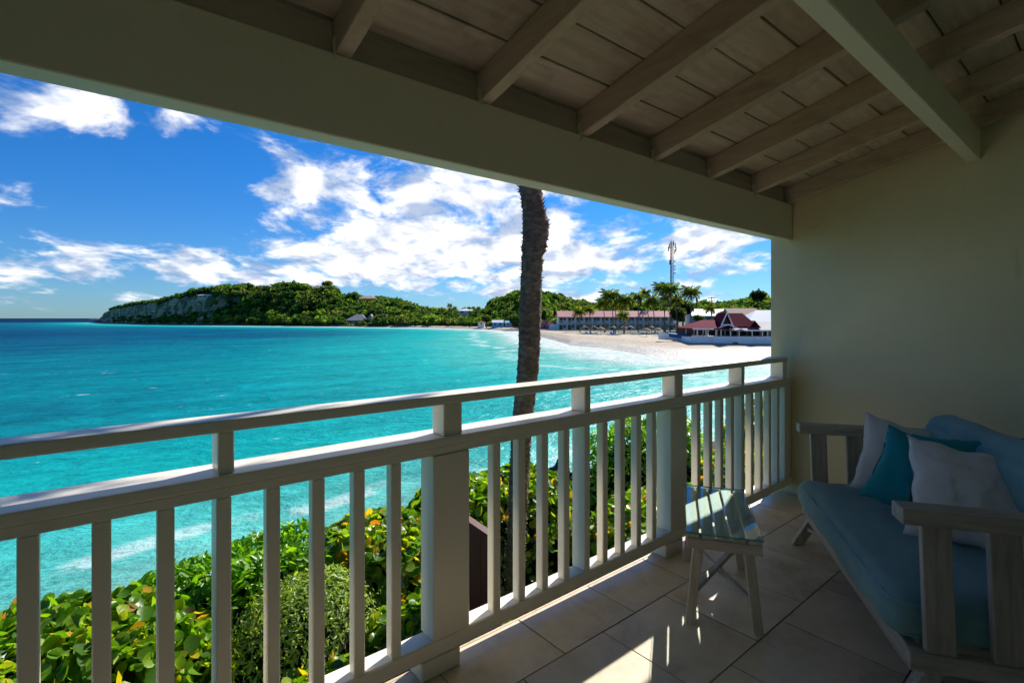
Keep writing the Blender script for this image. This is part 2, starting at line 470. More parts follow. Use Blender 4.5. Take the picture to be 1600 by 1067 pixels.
# foam: surf lines near the beach, lace in the wash, scattered white caps
lace = t.new('ShaderNodeTexVoronoi', feature='DISTANCE_TO_EDGE'); t.put(lace.inputs['Vector'], t.vmath('ADD', p, t.scale(t.noise(p, .6, 3, .6, 0, 1), 2.2)))
lace.inputs['Scale'].default_value = .55
lac = t.smooth(lace.outputs['Distance'], .11, .02)
wash = t.smooth(t.math('ADD', sh, t.math('MULTIPLY', t.noise(p, .11, 3, .6), -15.0)), 4.0, -5.0)
bands = t.smooth(t.math('SINE', t.math('ADD', t.math('MULTIPLY', sh, .62), t.math('MULTIPLY', t.noise(p, .05, 3, .6), 9.0))), .55, .95)
brk = t.math('MULTIPLY', bands, t.smooth(sh, 26, 6))
brk = t.math('MULTIPLY', brk, t.smooth(t.noise(p, .35, 5, .7), .42, .56))
capn = t.noise(t.vmath('MULTIPLY', p, (.30, .75, 1)), 1.0, 5, .72)
caps = t.math('MULTIPLY', t.smooth(capn, .665, .705), t.smooth(sh, 10, 40))
foam = t.math('MAXIMUM', t.math('MULTIPLY', wash, t.math('MULTIPLY_ADD', lac, .5, .5)), t.math('MAXIMUM', t.math('MULTIPLY', brk, .85), t.math('MULTIPLY', caps, .55)), clamp=True)
c = t.mix(foam, c, (.66, .68, .67))
h = t.math('ADD', t.math('MULTIPLY', t.noise(t.vmath('MULTIPLY', p, (.8, 1.3, 1)), .30, 5, .6, .4), 1.4), t.math('MULTIPLY', rip, .55))
h = t.math('ADD', h, t.math('MULTIPLY', t.noise(t.vmath('MULTIPLY', p, (1, 1.6, 1)), 2.6, 4, .6), .12))
nb_ = t.bump(h, .55, .9)
df = t.new('ShaderNodeBsdfDiffuse'); t.put(df.inputs['Color'], c); t.put(df.inputs['Normal'], nb_)
gs = t.new('ShaderNodeBsdfGlossy'); gs.inputs['Roughness'].default_value = .26; t.put(gs.inputs['Normal'], nb_)
frw = t.new('ShaderNodeFresnel'); frw.inputs[0].default_value = 1.33; t.put(frw.inputs['Normal'], nb_)
fac = t.math('MULTIPLY', t.math('MINIMUM', frw.outputs[0], .055), t.math('SUBTRACT', 1.0, foam))
mx = t.new('ShaderNodeMixShader'); t.l.new(fac, mx.inputs[0]); t.l.new(df.outputs[0], mx.inputs[1]); t.l.new(gs.outputs[0], mx.inputs[2])
t.l.new(mx.outputs[0], t.out.inputs[0]); t.n.remove(t.bs); M['water'] = m
sea = np_mesh('sea', V, Fq, m, smooth=True)
at_ = sea.data.attributes.new('shore', 'FLOAT', 'POINT'); at_.data.foreach_set('value', SH.ravel().astype(np.float32))
tag(sea, 'turquoise bay water with ripples and surf', None, None, 'structure')

# ------------------------------------------------------------------ land across the bay: beach, flat ground, headland
SKY_U = [(150, 503), (165, 490), (172, 484), (207, 474.5), (248, 471), (272, 464), (290, 461), (342, 455), (375, 452), (412, 450), (456, 449), (500, 455), (515, 455), (535, 468),
         (572, 470), (619, 476), (651, 488), (672, 490), (753, 490), (774, 479), (811, 467), (845, 467), (874, 469), (891, 478), (930, 480), (1074, 481), (1118, 483), (1147, 478),
         (1183, 471), (1203, 475), (1300, 470), (1600, 470)]
KU = np.array([a for a, b in SKY_U], float); KV = np.array([b for a, b in SKY_U], float)


def ridge_off(u): return np.interp(u, [150, 165, 200, 300, 420, 520, 600, 660, 750, 800, 870, 900, 1000, 1203, 1600], [6, 10, 26, 45, 75, 90, 110, 120, 120, 120, 250, 330, 360, 360, 330])
def flat_off(u): return np.interp(u, [150, 300, 480, 560, 640, 760, 840, 870, 1600], [1.5, 2, 3, 4, 9, 22, 40, 170, 190])


def land_z(u, s):
    """ground height above the sea at picture column u, s metres behind the water's edge"""
    r0 = shore_dep(u)
    beach_w = np.interp(u, [150, 560, 640, 760, 850, 1600], [1.0, 1.5, 7, 14, 28, 24])
    top = np.interp(u, [150, 560, 640, 760, 850, 1600], [1.2, 1.0, 1.3, 1.3, 1.35, 1.3])
    zb = np.where(s < 0, .06 * s, top * np.clip(s / beach_w, 0, 1) ** 1.25)
    dr = r0 + ridge_off(u)
    hr = np.maximum(CAM_H - SEA + (497 - np.interp(u, KU, KV)) / FPX * dr, 1.5)
    f = flat_off(u)
    q = np.clip((s - f) / (ridge_off(u) - f), 0, 1)
    cliff = np.interp(u, [150, 165, 300, 350, 420, 560], [1, 1, 1, .7, .25, .0])
    prof_soft = q * q * (3 - 2 * q)
    prof_cliff = np.where(q < .42, .34 * (q / .42), np.where(q < .56, .34 + .55 * (q - .42) / .14, .89 + .11 * (q - .56) / .44))
    z = zb + (hr - top) * (prof_soft * (1 - cliff) + prof_cliff * cliff) * (q > 0)
    back = np.clip((s - ridge_off(u)) / 200, 0, 1)
    z = np.where(s > ridge_off(u), z * (1 - .35 * back), z)
    return SEA + z


us = np.concatenate([np.linspace(140, 860, 300), np.linspace(863, 1210, 120), np.linspace(1215, 1700, 30)])
ss = np.concatenate([np.linspace(-25, 0, 8), np.linspace(1, 60, 44), np.linspace(62, 130, 30), np.geomspace(135, 1200, 30)])
UU, S2 = np.meshgrid(us, ss)
TD = shore_dep(UU) + S2; TA = (UU - 800) / FPX
TX = (FW[0] + TA * RT[0]) * TD; TY = (FW[1] + TA * RT[1]) * TD; TZ = land_z(UU, S2)
rough = np.array([mnoise.fractal(Vector((x * .05, y * .05, 3.1)), 1.0, 2.0, 4) for x, y in zip(TX.ravel(), TY.ravel())]).reshape(TX.shape)
hillness = np.clip((TZ - SEA - 2.0) / 6, 0, 1)
TZ = TZ + rough * hillness * np.where(UU < 330, 3.4, 1.5)
cl = np.interp(UU, [140, 300, 345, 380], [1, 1, .55, 0])
rock = np.clip(cl * np.clip((S2 + 1) / 3, 0, 1), 0, 1)
sand = np.clip((UU - 575) / 60, 0, 1) * np.clip(1 - (TZ - SEA - 1.6) / .8, 0, 1) * np.clip(1 - (S2 - np.interp(UU, [575, 700, 850, 900, 1600], [8, 14, 40, 75, 80])) / 8, 0, 1)
nr, nc = UU.shape; idx = np.arange(nr * nc).reshape(nr, nc)
Fq = np.c_[idx[:-1, :-1].ravel(), idx[:-1, 1:].ravel(), idx[1:, 1:].ravel(), idx[1:, :-1].ravel()]
m, t = mat_new('bay_shore_ground'); p = worldpos(t)
rk = t.new('ShaderNodeAttribute', attribute_name='rock').outputs['Fac']
sd = t.new('ShaderNodeAttribute', attribute_name='sand').outputs['Fac']
px, py, pz = t.xyz(p)
strata = t.noise(t.comb(t.math('MULTIPLY', px, .02), t.math('MULTIPLY', py, .02), t.math('MULTIPLY', pz, .7)), 1.0, 6, .7, .5)
rockc = t.ramp(strata, [(.28, (.10, .07, .04)), (.42, (.27, .19, .11)), (.60, (.46, .34, .21)), (.8, (.58, .45, .29))])
veg = t.ramp(t.noise(p, .12, 5, .65), [(.3, (.018, .03, .010)), (.6, (.05, .075, .018)), (.8, (.12, .12, .04))])
wet = t.smooth(pz, SEA + 1.0, SEA + .35)
wetn = t.noise(p, .16, 4, .6)
sandc = t.ramp(t.noise(p, .5, 6, .65), [(.3, (.35, .285, .20)), (.7, (.47, .39, .295))])
sandc = t.mix(t.math('MULTIPLY', wet, t.smooth(wetn, .30, .55)), sandc, (.25, .225, .19))
scrub = t.smooth(t.noise(p, .09, 6, .7, .6), .48, .55)
c = t.mix(t.math('MULTIPLY', rk, t.math('SUBTRACT', 1.0, t.math('MULTIPLY', scrub, .9))), veg, rockc)
shelf = t.smooth(pz, SEA + 1.6, SEA + .3)
c = t.mix(shelf, c, (.05, .042, .034))
c = t.mix(sd, c, sandc)
t.put(t.bs.inputs['Base Color'], c)
t.put(t.bs.inputs['Roughness'], t.math('MULTIPLY_ADD', t.math('MULTIPLY', wet, sd), -.42, .9))
bn = t.math('ADD', t.noise(p, 1.2, 5, .65), t.math('MULTIPLY', strata, 2.0))
t.put(t.bs.inputs['Normal'], t.bump(bn, .5, .6)); M['shore'] = m
terrain = np_mesh('terrain', np.c_[TX.ravel(), TY.ravel(), TZ.ravel()], Fq, m, smooth=True)
for nm, arr in (('rock', rock), ('sand', sand)):
    a_ = terrain.data.attributes.new(nm, 'FLOAT', 'POINT'); a_.data.foreach_set('value', arr.ravel().astype(np.float32))
tag(terrain, 'sandy beach and green headland across the bay', None, None, 'structure')

# ------------------------------------------------------------------ ground under the balcony: planted bank down to the shore
gx = np.linspace(-14, 70, 170); gy = np.concatenate([np.linspace(-12, 1.5, 8), np.linspace(1.9, 20, 60)])
GX, GY = np.meshgrid(gx, gy)
sp = near_shore_y(GX) - GY
GZ = np.where(GY < 5.2, -1.75, -1.75 - (GY - 5.2) * .38)
GZ = np.maximum(GZ, SEA + np.where(sp > 0, .10 * sp, .12 * sp))
GZ = GZ + np.array([mnoise.fractal(Vector((x * .8, y * .8, 0)), 1, 2, 3) for x, y in zip(GX.ravel(), GY.ravel())]).reshape(GX.shape) * .08
nr, nc = GX.shape; idx = np.arange(nr * nc).reshape(nr, nc)
Fq = np.c_[idx[:-1, :-1].ravel(), idx[:-1, 1:].ravel(), idx[1:, 1:].ravel(), idx[1:, :-1].ravel()]
m, t = mat_new('bank_soil_and_sand'); p = worldpos(t); pz = t.xyz(p)[2]
soil = t.ramp(t.noise(p, 6, 6, .7), [(.3, (.010, .008, .005)), (.7, (.035, .028, .016))])
sndc = t.ramp(t.noise(p, 4, 6, .7), [(.3, (.46, .40, .31)), (.7, (.60, .53, .43))])
c = t.mix(t.smooth(pz, -4.75, -5.1), soil, sndc)  # dark soil carried down over the sand, standing for shade behind the hedge
t.put(t.bs.inputs['Base Color'], c); t.bs.inputs['Roughness'].default_value = .95
t.put(t.bs.inputs['Normal'], t.bump(t.noise(p, 12, 5, .7), .6, .05))
tag(np_mesh('ground', np.c_[GX.ravel(), GY.ravel(), GZ.ravel()], Fq, m, smooth=True), 'planted bank falling to the shore', None, None, 'structure')

# ------------------------------------------------------------------ balcony floor
fl = MB().box(-3.6, 4.2, -.8, 1.765, -.22, -.006).build('balcony_floor', M['concrete'])
tag(fl, 'beige tiled balcony floor slab', None, None, 'structure')
MB().box(-3.59, 4.19, -.79, 1.755, -.0055, -.003).build('grout_bed', M['grout'], fl)
TP, G = .457, .004
rows = [(1.4575 + G / 2, 1.757, 0.0)] + [(1.4575 - TP * (k + 1) + G / 2, 1.4575 - TP * k - G / 2, .5 if k % 2 == 0 else 0.0) for k in range(4)]
shared = {}
for y0, y1, off in rows:
    x = 1.475 - TP * 8 + off * TP * 1.0
    while x < 4.19:
        x0 = x + G / 2; x1 = min(x + TP - G / 2, 4.19)
        if x1 > -1.6 and x1 - x0 > .02:
            key = (round(x1 - x0, 3), round(y1 - y0, 3))
            if key not in shared:
                o = MB().box(0, x1 - x0, 0, y1 - y0, -.0029, .0).build('tile', M['tile'], fl, bevel=.0018)
                shared[key] = o.data
            else:
                o = link(bpy.data.objects.new('tile', shared[key]), fl)
            o.location = (x0, y0, random.uniform(-.0006, .0006))
        x += TP
MB().box(-3.6, 4.19, 1.7575, 1.775, -.05, -.001).build('edge_nosing', M['tile'], fl, bevel=.004)

# ------------------------------------------------------------------ walls
sw_ = thing('side_wall', 'cream stucco end wall beside the settee', 'wall', (4.2, 0, 0))
MB().box(0, .24, -.8, 1.846, -.3, 2.9).build('wall_panel', M['stucco'], sw_, bevel=.006)
hw = thing('house_wall', 'cream house wall behind the balcony', 'wall', (0, -.8, 0))
M['housewall'] = simple('warm_white_render', (.84, .68, .46), .8, .05, 1.5, .2)  # unseen wall; bright warm colour chosen to bounce light onto the balcony
MB().box(-3.84, 8, -.2, 0, -5.3, 3.2).build('wall_panel', M['housewall'], hw)
ow = thing('opposite_wall', 'cream end wall at the far left of the balcony', 'wall', (-3.6, 0, 0))
MB().box(-.24, 0, -.799, 1.846, -.3, 2.9).build('wall_panel', M['stucco'], ow)
lw = thing('lower_wall', 'cream wall of the storey below the balcony', 'wall', (0, 1.6, 0))
MB().box(-3.8, 8, -.2, 0, -5.4, -.222).build('wall_panel', M['stucco'], lw)

# ------------------------------------------------------------------ roof
rf = thing('veranda_roof', 'limed timber veranda roof with exposed rafters above the balcony', 'roof', (0, 1.69, 2.24))
SL = .2447; ANG = math.atan(SL)
RD = .125
Mroof = Matrix.Rotation(-ANG, 4, 'X')         # local +y outward & down


def roof_z(y, off=0.0): return -SL * (y) + off     # y relative to 1.69


MB().box(-3.6, 4.2, -.01, .085, -.275, 0).build('eave_beam', M['beam'], rf, bevel=.004)
MB().box(4.44, 8.0, -.01, .085, -.275, 0).build('eave_beam', M['beam'], rf, bevel=.004)
MB().box(-3.6, 4.2, -1.10, -1.03, .09, .2685).build('purlin', M['beam'], rf, bevel=.004)
raft = None
for x in [-2.92, -2.33, -1.74, -1.15, -.545, .045, .645, 1.238, 1.83, 2.42, 3.012, 3.60, 4.142, 4.9, 5.5, 6.1, 6.7, 7.3, 7.9]:
    if raft is None:
        mb = MB()
        y0, y1 = -2.48, .222; hw_ = .028
        P = [(sx * hw_, y, roof_z(y, dz_)) for y in (y0, y1) for dz_ in (0.001, RD) for sx in (-1, 1)]
        mb.add(P, [(0, 1, 3, 2), (4, 6, 7, 5), (0, 4, 5, 1), (2, 3, 7, 6), (0, 2, 6, 4), (1, 5, 7, 3)])
        raft = mb.build('rafter', M['rafter'], rf, bevel=.003); o = raft
    else:
        o = link(bpy.data.objects.new('rafter', raft.data), rf)
    o.location = (x, 0, 0)
    if -1 < x < 4.1:
        o2 = MB().bar((x - .031, .0, .055), (x - .031, -.012, -.03), .003, .022).build('tie_strap', M['beam'], rf)
bw = .1925; k = 0
y = .394
while y > -2.5:
    y1 = min(y, .25); y0 = y - bw + .008
    if y0 > .2: y -= bw; k += 1; continue
    for xa, xb in ((-3.84, .62), (.625, 4.19), (4.195, 8.1)):
        if k % 2: xa, xb = ((-3.84, 1.815), (1.82, 4.6), (4.605, 8.1))[((-3.84, .62), (.625, 4.19), (4.195, 8.1)).index((xa, xb))]
        sag = random.uniform(-.002, .002)
        P = [(x, yy, roof_z(yy, RD + .002 + dz_ + sag)) for x in (xa, xb) for yy in (y0, y1) for dz_ in (0, .022)]
        MB().add(P, [(0, 1, 3, 2), (4, 6, 7, 5), (0, 4, 5, 1), (2, 3, 7, 6), (0, 2, 6, 4), (1, 5, 7, 3)]).build('ceiling_board', M['plank'], rf, bevel=.002)
    y -= bw; k += 1
MB().add([(x, yy, roof_z(yy, RD + .028 + dz_)) for x in (-4, 8.2) for yy in (-2.5, .262) for dz_ in (0, .06)],
         [(0, 1, 3, 2), (4, 6, 7, 5), (0, 4, 5, 1), (2, 3, 7, 6), (0, 2, 6, 4), (1, 5, 7, 3)]).build('roof_covering', simple('roof_shingle', (.30, .10, .08), .9), rf)
MB().box(-4, 8.2, .225, .253, roof_z(.24, -.006), roof_z(.24, RD)).build('fascia', M['beam'], rf)
xs_ = [-3.6, -2.92, -2.33, -1.74, -1.15, -.545, .045, .645, 1.238, 1.83, 2.42, 3.012, 3.60, 4.142]
for a_, b_ in zip(xs_[:-1], xs_[1:]):
    MB().box(a_ + .030, b_ - .030, .012, .032, .001, RD - .012).build('frieze_board', M['frieze'], rf, bevel=.002)

# ------------------------------------------------------------------ railing
rl = thing('balcony_railing', 'white painted timber balcony railing with square balusters', 'railing', (0, 1.68, 0))
MB().box(-3.6, 4.12, 0, .107, 1.026, 1.063).build('handrail', M['white'], rl, bevel=.006, seg=2)
MB().box(-3.6, 4.195, -.006, .160, .868, .902).build('middle_rail', M['white'], rl, bevel=.006, seg=2)
MB().box(-3.6, 4.19, .002, .050, .836, .867).build('sub_rail', M['white'], rl, bevel=.003)
MB().box(-3.6, 4.19, 0, .087, .070, .132).build('bottom_rail', M['white'], rl, bevel=.005)


def rail_part(name, x0, x1, y0, y1, z0, z1, cache={}):
    key = tuple(round(q, 3) for q in (x1 - x0, y0, y1, z0, z1))
    if key in cache: o = link(bpy.data.objects.new(name, cache[key]), rl)
    else:
        o = MB().box(0, x1 - x0, y0, y1, z0, z1).build(name, M['white'], rl, bevel=.0035); cache[key] = o.data
    o.location.x = x0
    return o


for k in range(-2, 3):
    px0 = .989 + 1.562 * k
    if k < 2:
        rail_part('post', px0, px0 + .165, -.003, .096, .133, .8355)
        rail_part('post_foot', px0 - .05, px0 + .12, -.0045, .093, .0005, .0695)
        rail_part('upper_post', px0 + .05, px0 + .135, .004, .092, .9025, 1.0255)
        rail_part('middle_post', px0 - .715, px0 - .672, .004, .10, .9025, 1.0255)
        rail_part('middle_baluster', px0 - .719, px0 - .68, .001, .088, .1325, .8355)
        bxs = [px0 - .170 - .138 * j for j in range(4)] + [px0 - .860 - .138 * j for j in range(4)]
    else:
        rail_part('middle_post', px0 - .715, px0 - .672, .004, .10, .9025, 1.0255)
        rail_part('middle_baluster', px0 - .719, px0 - .68, .001, .088, .1325, .8355)
        bxs = [px0 - .170 - .138 * j for j in range(4)] + [px0 - .860 - .138 * j for j in range(4)]
    for bx in bxs: rail_part('baluster', bx, bx + .040, .003, .046, .1325, .8355)
rail_part('end_post', 4.085, 4.192, .008, .15, .133, .8355)
rail_part('upper_post', 4.045, 4.118, .006, .10, .9025, 1.0255)
for z in (.30, .70):
    mb = MB(); mb.tube([(4.082, .075, z), (4.072, .075, z)], .016, 14).build('bolt', M['metal'], rl)

# ------------------------------------------------------------------ side table
ANGF = R(33.0)
tb = thing('side_table', 'low limed slatted side table with glass top beside the railing', 'table', (2.387, 1.304, 0), ANGF)
TL, TW, TH = .665, .305, .408
for k in range(5):
    w = (TW - 4 * .011) / 5; y0 = -TW / 2 + k * (w + .011)
    MB().box(-TL / 2 + .004, TL / 2 - .004, y0, y0 + w, TH - .018, TH).build('slat', M['teak_x'], tb, bevel=.002)
for sx in (-1, 1):
    xa = sx * (TL / 2 - .013)
    MB().box(min(xa, xa - sx * .0) - .013, xa + .013, -TW / 2, TW / 2, TH - .062, TH - .0185).build('apron', M['teak_y'], tb, bevel=.002)
for sy in (-1, 1):
    MB().box(-TL / 2 + .028, TL / 2 - .028, sy * (TW / 2 - .016) - .011, sy * (TW / 2 - .016) + .011, TH - .060, TH - .0185).build('side_apron', M['teak_x'], tb, bevel=.002)
for sx in (-1, 1):
    for sy in (-1, 1):
        top = Vector((sx * (TL / 2 - .05), sy * (TW / 2 - .055), TH - .019)); bot = Vector((sx * (TL / 2 - .03), sy * (TW / 2 - .012), 0))
        mb = MB(); w = .022
        P = [(bot.x + i * w * .9, bot.y + j * w * .85, 0) for j in (-1, 1) for i in (-1, 1)] + [(top.x + i * w, top.y + j * w, top.z) for j in (-1, 1) for i in (-1, 1)]
        mb.add(P, [(0, 2, 3, 1), (4, 5, 7, 6), (0, 1, 5, 4), (1, 3, 7, 5), (3, 2, 6, 7), (2, 0, 4, 6)])
        mb.build('leg', M['teak_z'], tb, bevel=.002)
for s in (-1, 1):
    MB().bar((-(TL / 2 - .05), -s * (TW / 2 - .03), .135 - .012 * (s > 0)), (TL / 2 - .05, s * (TW / 2 - .03), .135 - .012 * (s > 0)), .026, .022).build('cross_stretcher', M['teak_x'], tb, bevel=.002)
gtop = MB().box(-TL / 2 - .004, TL / 2 + .004, -TW / 2 - .004, TW / 2 + .004, TH + .002, TH + .009).build('glass_top', M['glass'], tb, bevel=.0)
gtop.data.materials.append(M['glass_edge'])
gtop.data.materials.append(M['glass_under'])
for pl in gtop.data.polygons: pl.material_index = 0 if pl.normal.z > .5 else (2 if pl.normal.z < -.5 else 1)

# ------------------------------------------------------------------ settee
ANGS = R(33.5)
st_ = thing('settee', 'limed timber settee with teal cushions facing the railing', 'settee', (2.125, .484, 0), ANGS)
SLN, SDP = 1.395, .74          # between arm fronts, depth


def slab(P8, name, mat, parent, bevel=.003):
    return MB().add(P8, [(0, 2, 3, 1), (4, 5, 7, 6), (0, 1, 5, 4), (1, 3, 7, 5), (3, 2, 6, 7), (2, 0, 4, 6)]).build(name, mat, parent, bevel=bevel)


for side, x in ((0, 0.0), (1, SLN)):
    arm = MB().box(x - .045, x + .045, -SDP, .03, .675, .728).build('arm_rail', M['settee_y'], st_, bevel=.004)
    for j in range(4):
        yt = -.035 - j * .185
        slab([(x + i * .014, yt - .014 * (1 - q) - .085 * jj, z) for q, z in ((0, .245), (1, .6745)) for jj in (1, 0) for i in (-1, 1)], 'arm_slat', M['settee_z'], st_)
    MB().box(x - .022, x + .022, -SDP + .01, .0, .185, .2445).build('side_rail', M['settee_y'], st_, bevel=.003)
    for yb, yt in ((.035, -.07), (-SDP + .0, -SDP + .08)):
        slab([(x + i * .02, (yb if q == 0 else yt) + jj * .03, z) for q, z in ((0, 0.0), (1, .1848)) for jj in (-1, 1) for i in (-1, 1)], 'leg', M['settee_z'], st_)
MB().box(.0225, SLN - .0225, -.045, -.005, .17, .2445).build('front_rail', M['settee_x'], st_, bevel=.003)
MB().box(.0225, SLN - .0225, -SDP + .015, -SDP + .055, .17, .2445).build('back_rail', M['settee_x'], st_, bevel=.003)
for s in (0, 1):
    MB().bar((.02, (-.03 if s else -SDP + .06), .105 - .02 * s), (SLN - .02, (-SDP + .06 if s else -.03), .105 - .02 * s), .035, .02).build('cross_stretcher', M['settee_x'], st_, bevel=.002)
for j in range(7):
    x = .13 + j * (SLN - .26) / 6
    slab([(x + i * .035, -SDP + .055 - .10 * q + jj * .02, z) for q, z in ((0, .245), (1, .74)) for jj in (-1, 1) for i in (-1, 1)], 'back_slat', M['settee_z'], st_)
MB().box(.03, SLN - .03, -SDP - .07, -SDP - .02, .741, .79).build('back_top_rail', M['settee_x'], st_, bevel=.004)


def soft_box(name, sx, sy, sz, mat, parent, n=26, puff=.02, edge=.06, wr=.006, seed=0):
    """upholstered block: rounded box with a slight crown and wrinkles"""
    bm = bmesh.new(); bmesh.ops.create_cube(bm, size=2.0)
    bmesh.ops.subdivide_edges(bm, edges=bm.edges[:], cuts=n, use_grid_fill=True)
    half = Vector((sx / 2, sy / 2, sz / 2))
    for v in bm.verts:
        c = v.co.copy(); q = Vector((c.x * half.x, c.y * half.y, c.z * half.z))
        inner = Vector([max(-half[i] + edge * min(1, half[i] / edge * .98), min(half[i] - edge * min(1, half[i] / edge * .98), q[i])) for i in range(3)])
        d = q - inner
        if d.length > 1e-6: q = inner + d.normalized() * min(edge, max(abs(d.x), abs(d.y), abs(d.z)))
        cr = (1 - c.x ** 4) * (1 - c.y ** 4)
        q.z += (1 if c.z > 0 else -1) * puff * cr * abs(c.z)
        q.y += (1 if c.y > 0 else -1) * puff * .6 * (1 - c.x ** 4) * (1 - c.z ** 2) * abs(c.y)
        w = mnoise.fractal(Vector((q.x * 5 + seed, q.y * 7, q.z * 9)), 1, 2, 3)
        q += v.co.normalized() * w * wr
        v.co = q
    me = bpy.data.meshes.new(name); bm.to_mesh(me); bm.free()
    me.polygons.foreach_set('use_smooth', [True] * len(me.polygons)); me.materials.append(mat)
    return link(bpy.data.objects.new(name, me), parent)


def pillow(name, sx, sy, th, mat, seed, parent=None, n=40):
    """scatter cushion: two bulged faces meeting in a seam, pinched corners, soft folds"""
    V_, F_ = [], []
    for s in (1, -1):
        for j in range(n + 1):
            for i in range(n + 1):
                a = -1 + 2 * i / n; b = -1 + 2 * j / n
                ax = a * (1 - .10 * (1 - b * b)) ; by = b * (1 - .10 * (1 - a * a))
                hgt = max(0, (1 - abs(a) ** 2.2)) ** .55 * max(0, (1 - abs(b) ** 2.2)) ** .55
                wv = mnoise.fractal(Vector((a * 1.9 + seed, b * 1.9, s * 3.0)), 1, 2, 4)
                fold = math.sin((a + b * .6) * 9 + seed + wv * 4) * .05 * (abs(a) ** 2 + abs(b) ** 2) * hgt
                V_.append((ax * sx / 2 + .012 * wv, by * sy / 2 + .012 * mnoise.noise(Vector((a * 3, b * 3, seed))), s * th / 2 * (hgt * (1 + .18 * wv) + fold)))
    m1 = (n + 1) ** 2
    for q in (0, 1):
        for j in range(n):
            for i in range(n):
                k_ = q * m1 + j * (n + 1) + i
                f = (k_, k_ + 1, k_ + n + 2, k_ + n + 1); F_.append(f if q == 0 else f[::-1])
    me = bpy.data.meshes.new(name); me.from_pydata(V_, [], F_)
    bm = bmesh.new(); bm.from_mesh(me); bmesh.ops.remove_doubles(bm, verts=bm.verts, dist=.0008); bm.to_mesh(me); bm.free()
    me.polygons.foreach_set('use_smooth', [True] * len(me.polygons)); me.materials.append(mat)
    return link(bpy.data.objects.new(name, me), parent)


sc_ = soft_box('seat_cushion', SLN - .034, .69, .15, M['cushion'], st_, puff=.018, edge=.055, seed=1, wr=.010)
sc_.location = (SLN / 2, -.305, .327)
hx_, hy_ = (SLN - .034) / 2 - .018, .69 / 2 - .018
for zz_ in (.040, -.040):
    lp = []
    for cx_, cy2, a0_ in ((hx_ - .05, hy_ - .05, 0), (-hx_ + .05, hy_ - .05, 90), (-hx_ + .05, -hy_ + .05, 180), (hx_ - .05, -hy_ + .05, 270)):
        for k_ in range(5):
            a_ = R(a0_ + k_ * 22.5); lp.append((cx_ + math.cos(a_) * .058, cy2 + math.sin(a_) * .058 + 0.0, zz_ + math.copysign(.012, zz_)))
    lp.append(lp[0])
    MB().tube(lp, .0045, 6, False).build('piping', M['cushion'], sc_, smooth=True)
bc = soft_box('back_cushion', SLN - .10, .47, .17, M['cushion'], st_, puff=.035, edge=.075, seed=5, wr=.012)
bc.location = (SLN / 2 - .0, -.685, .597); bc.rotation_euler = (R(78), 0, 0)
Ms = Matrix.Translation((2.125, .484, 0)) @ Matrix.Rotation(ANGS, 4, 'Z')


def put_pillow(name, label, sx, sy, th, mat, seed, loc, yaw, tilt, roll):
    o = pillow(name, sx, sy, th, mat, seed)
    o.matrix_world = Ms @ Matrix.Translation(loc) @ Matrix.Rotation(R(yaw), 4, 'Z') @ Matrix.Rotation(R(tilt), 4, 'X') @ Matrix.Rotation(R(roll), 4, 'Z')
    return tag(o, label, 'pillow', 'scatter pillows on the settee')


put_pillow('scatter_pillow', 'pale grey pillow leaning in the settee corner behind the teal pillow', .42, .42, .14, M['pillow_grey'], 1.3, (1.14, -.42, .60), -98, 68, -14)
put_pillow('scatter_pillow', 'bright teal pillow between the two pale grey pillows', .40, .40, .13, M['pillow_teal'], 4.1, (.90, -.40, .585), -104, 64, -20)
put_pillow('scatter_pillow', 'large pale grey pillow in front, nearest the near arm', .46, .44, .16, M['pillow_grey'], 8.7, (.60, -.46, .60), -98, 62, -8)
put_pillow('scatter_pillow', 'dark teal pillow half hidden behind the nearest grey pillow', .42, .40, .12, M['pillow_teal'], 6.2, (.76, -.56, .63), -96, 66, 3)

# ------------------------------------------------------------------ buildings and beach furniture across the bay
M['wallwhite'] = simple('white_render', (.82, .82, .80), .8, .08, .3)
M['wallblue'] = simple('pale_blue_grey_render', (.40, .46, .52), .8, .08, .3)
M['rosy'] = simple('faded_rose_roof', (.60, .25, .23), .8, .14, .35)
M['maroon'] = simple('maroon_roof', (.16, .012, .028), .9, .15, .5, spec=.08)
M['greyroof'] = simple('grey_shingle_roof', (.27, .26, .27), .8, .15, .5)
M['tanroof'] = simple('tan_roof', (.40, .24, .18), .8, .12, .5)
M['lightroof'] = simple('white_roof', (.74, .75, .76), .6, .05, .5)
M['window'] = simple('dark_window', (.025, .03, .045), .15, .2, 1)
M['shade'] = simple('dark_timber', (.07, .05, .04), .8, .3, 1)
M['thatch'] = simple('straw_thatch', (.30, .19, .09), .95, .3, 3, .6, 12)
M['trunk'] = simple('palm_trunk', (.16, .13, .10), .9, .25, 2)
M['bluecan'] = simple('blue_canvas', (.03, .12, .35), .8, .15, 2)
M['steel'] = simple('grey_painted_steel', (.018, .022, .03), .6, .1, 2)
M['sandstone'] = simple('brown_boulder', (.16, .11, .07), .9, .3, 1, .6, 5)
BROT = YAW - R(90)          # buildings facing the camera: local x to the right, local y away


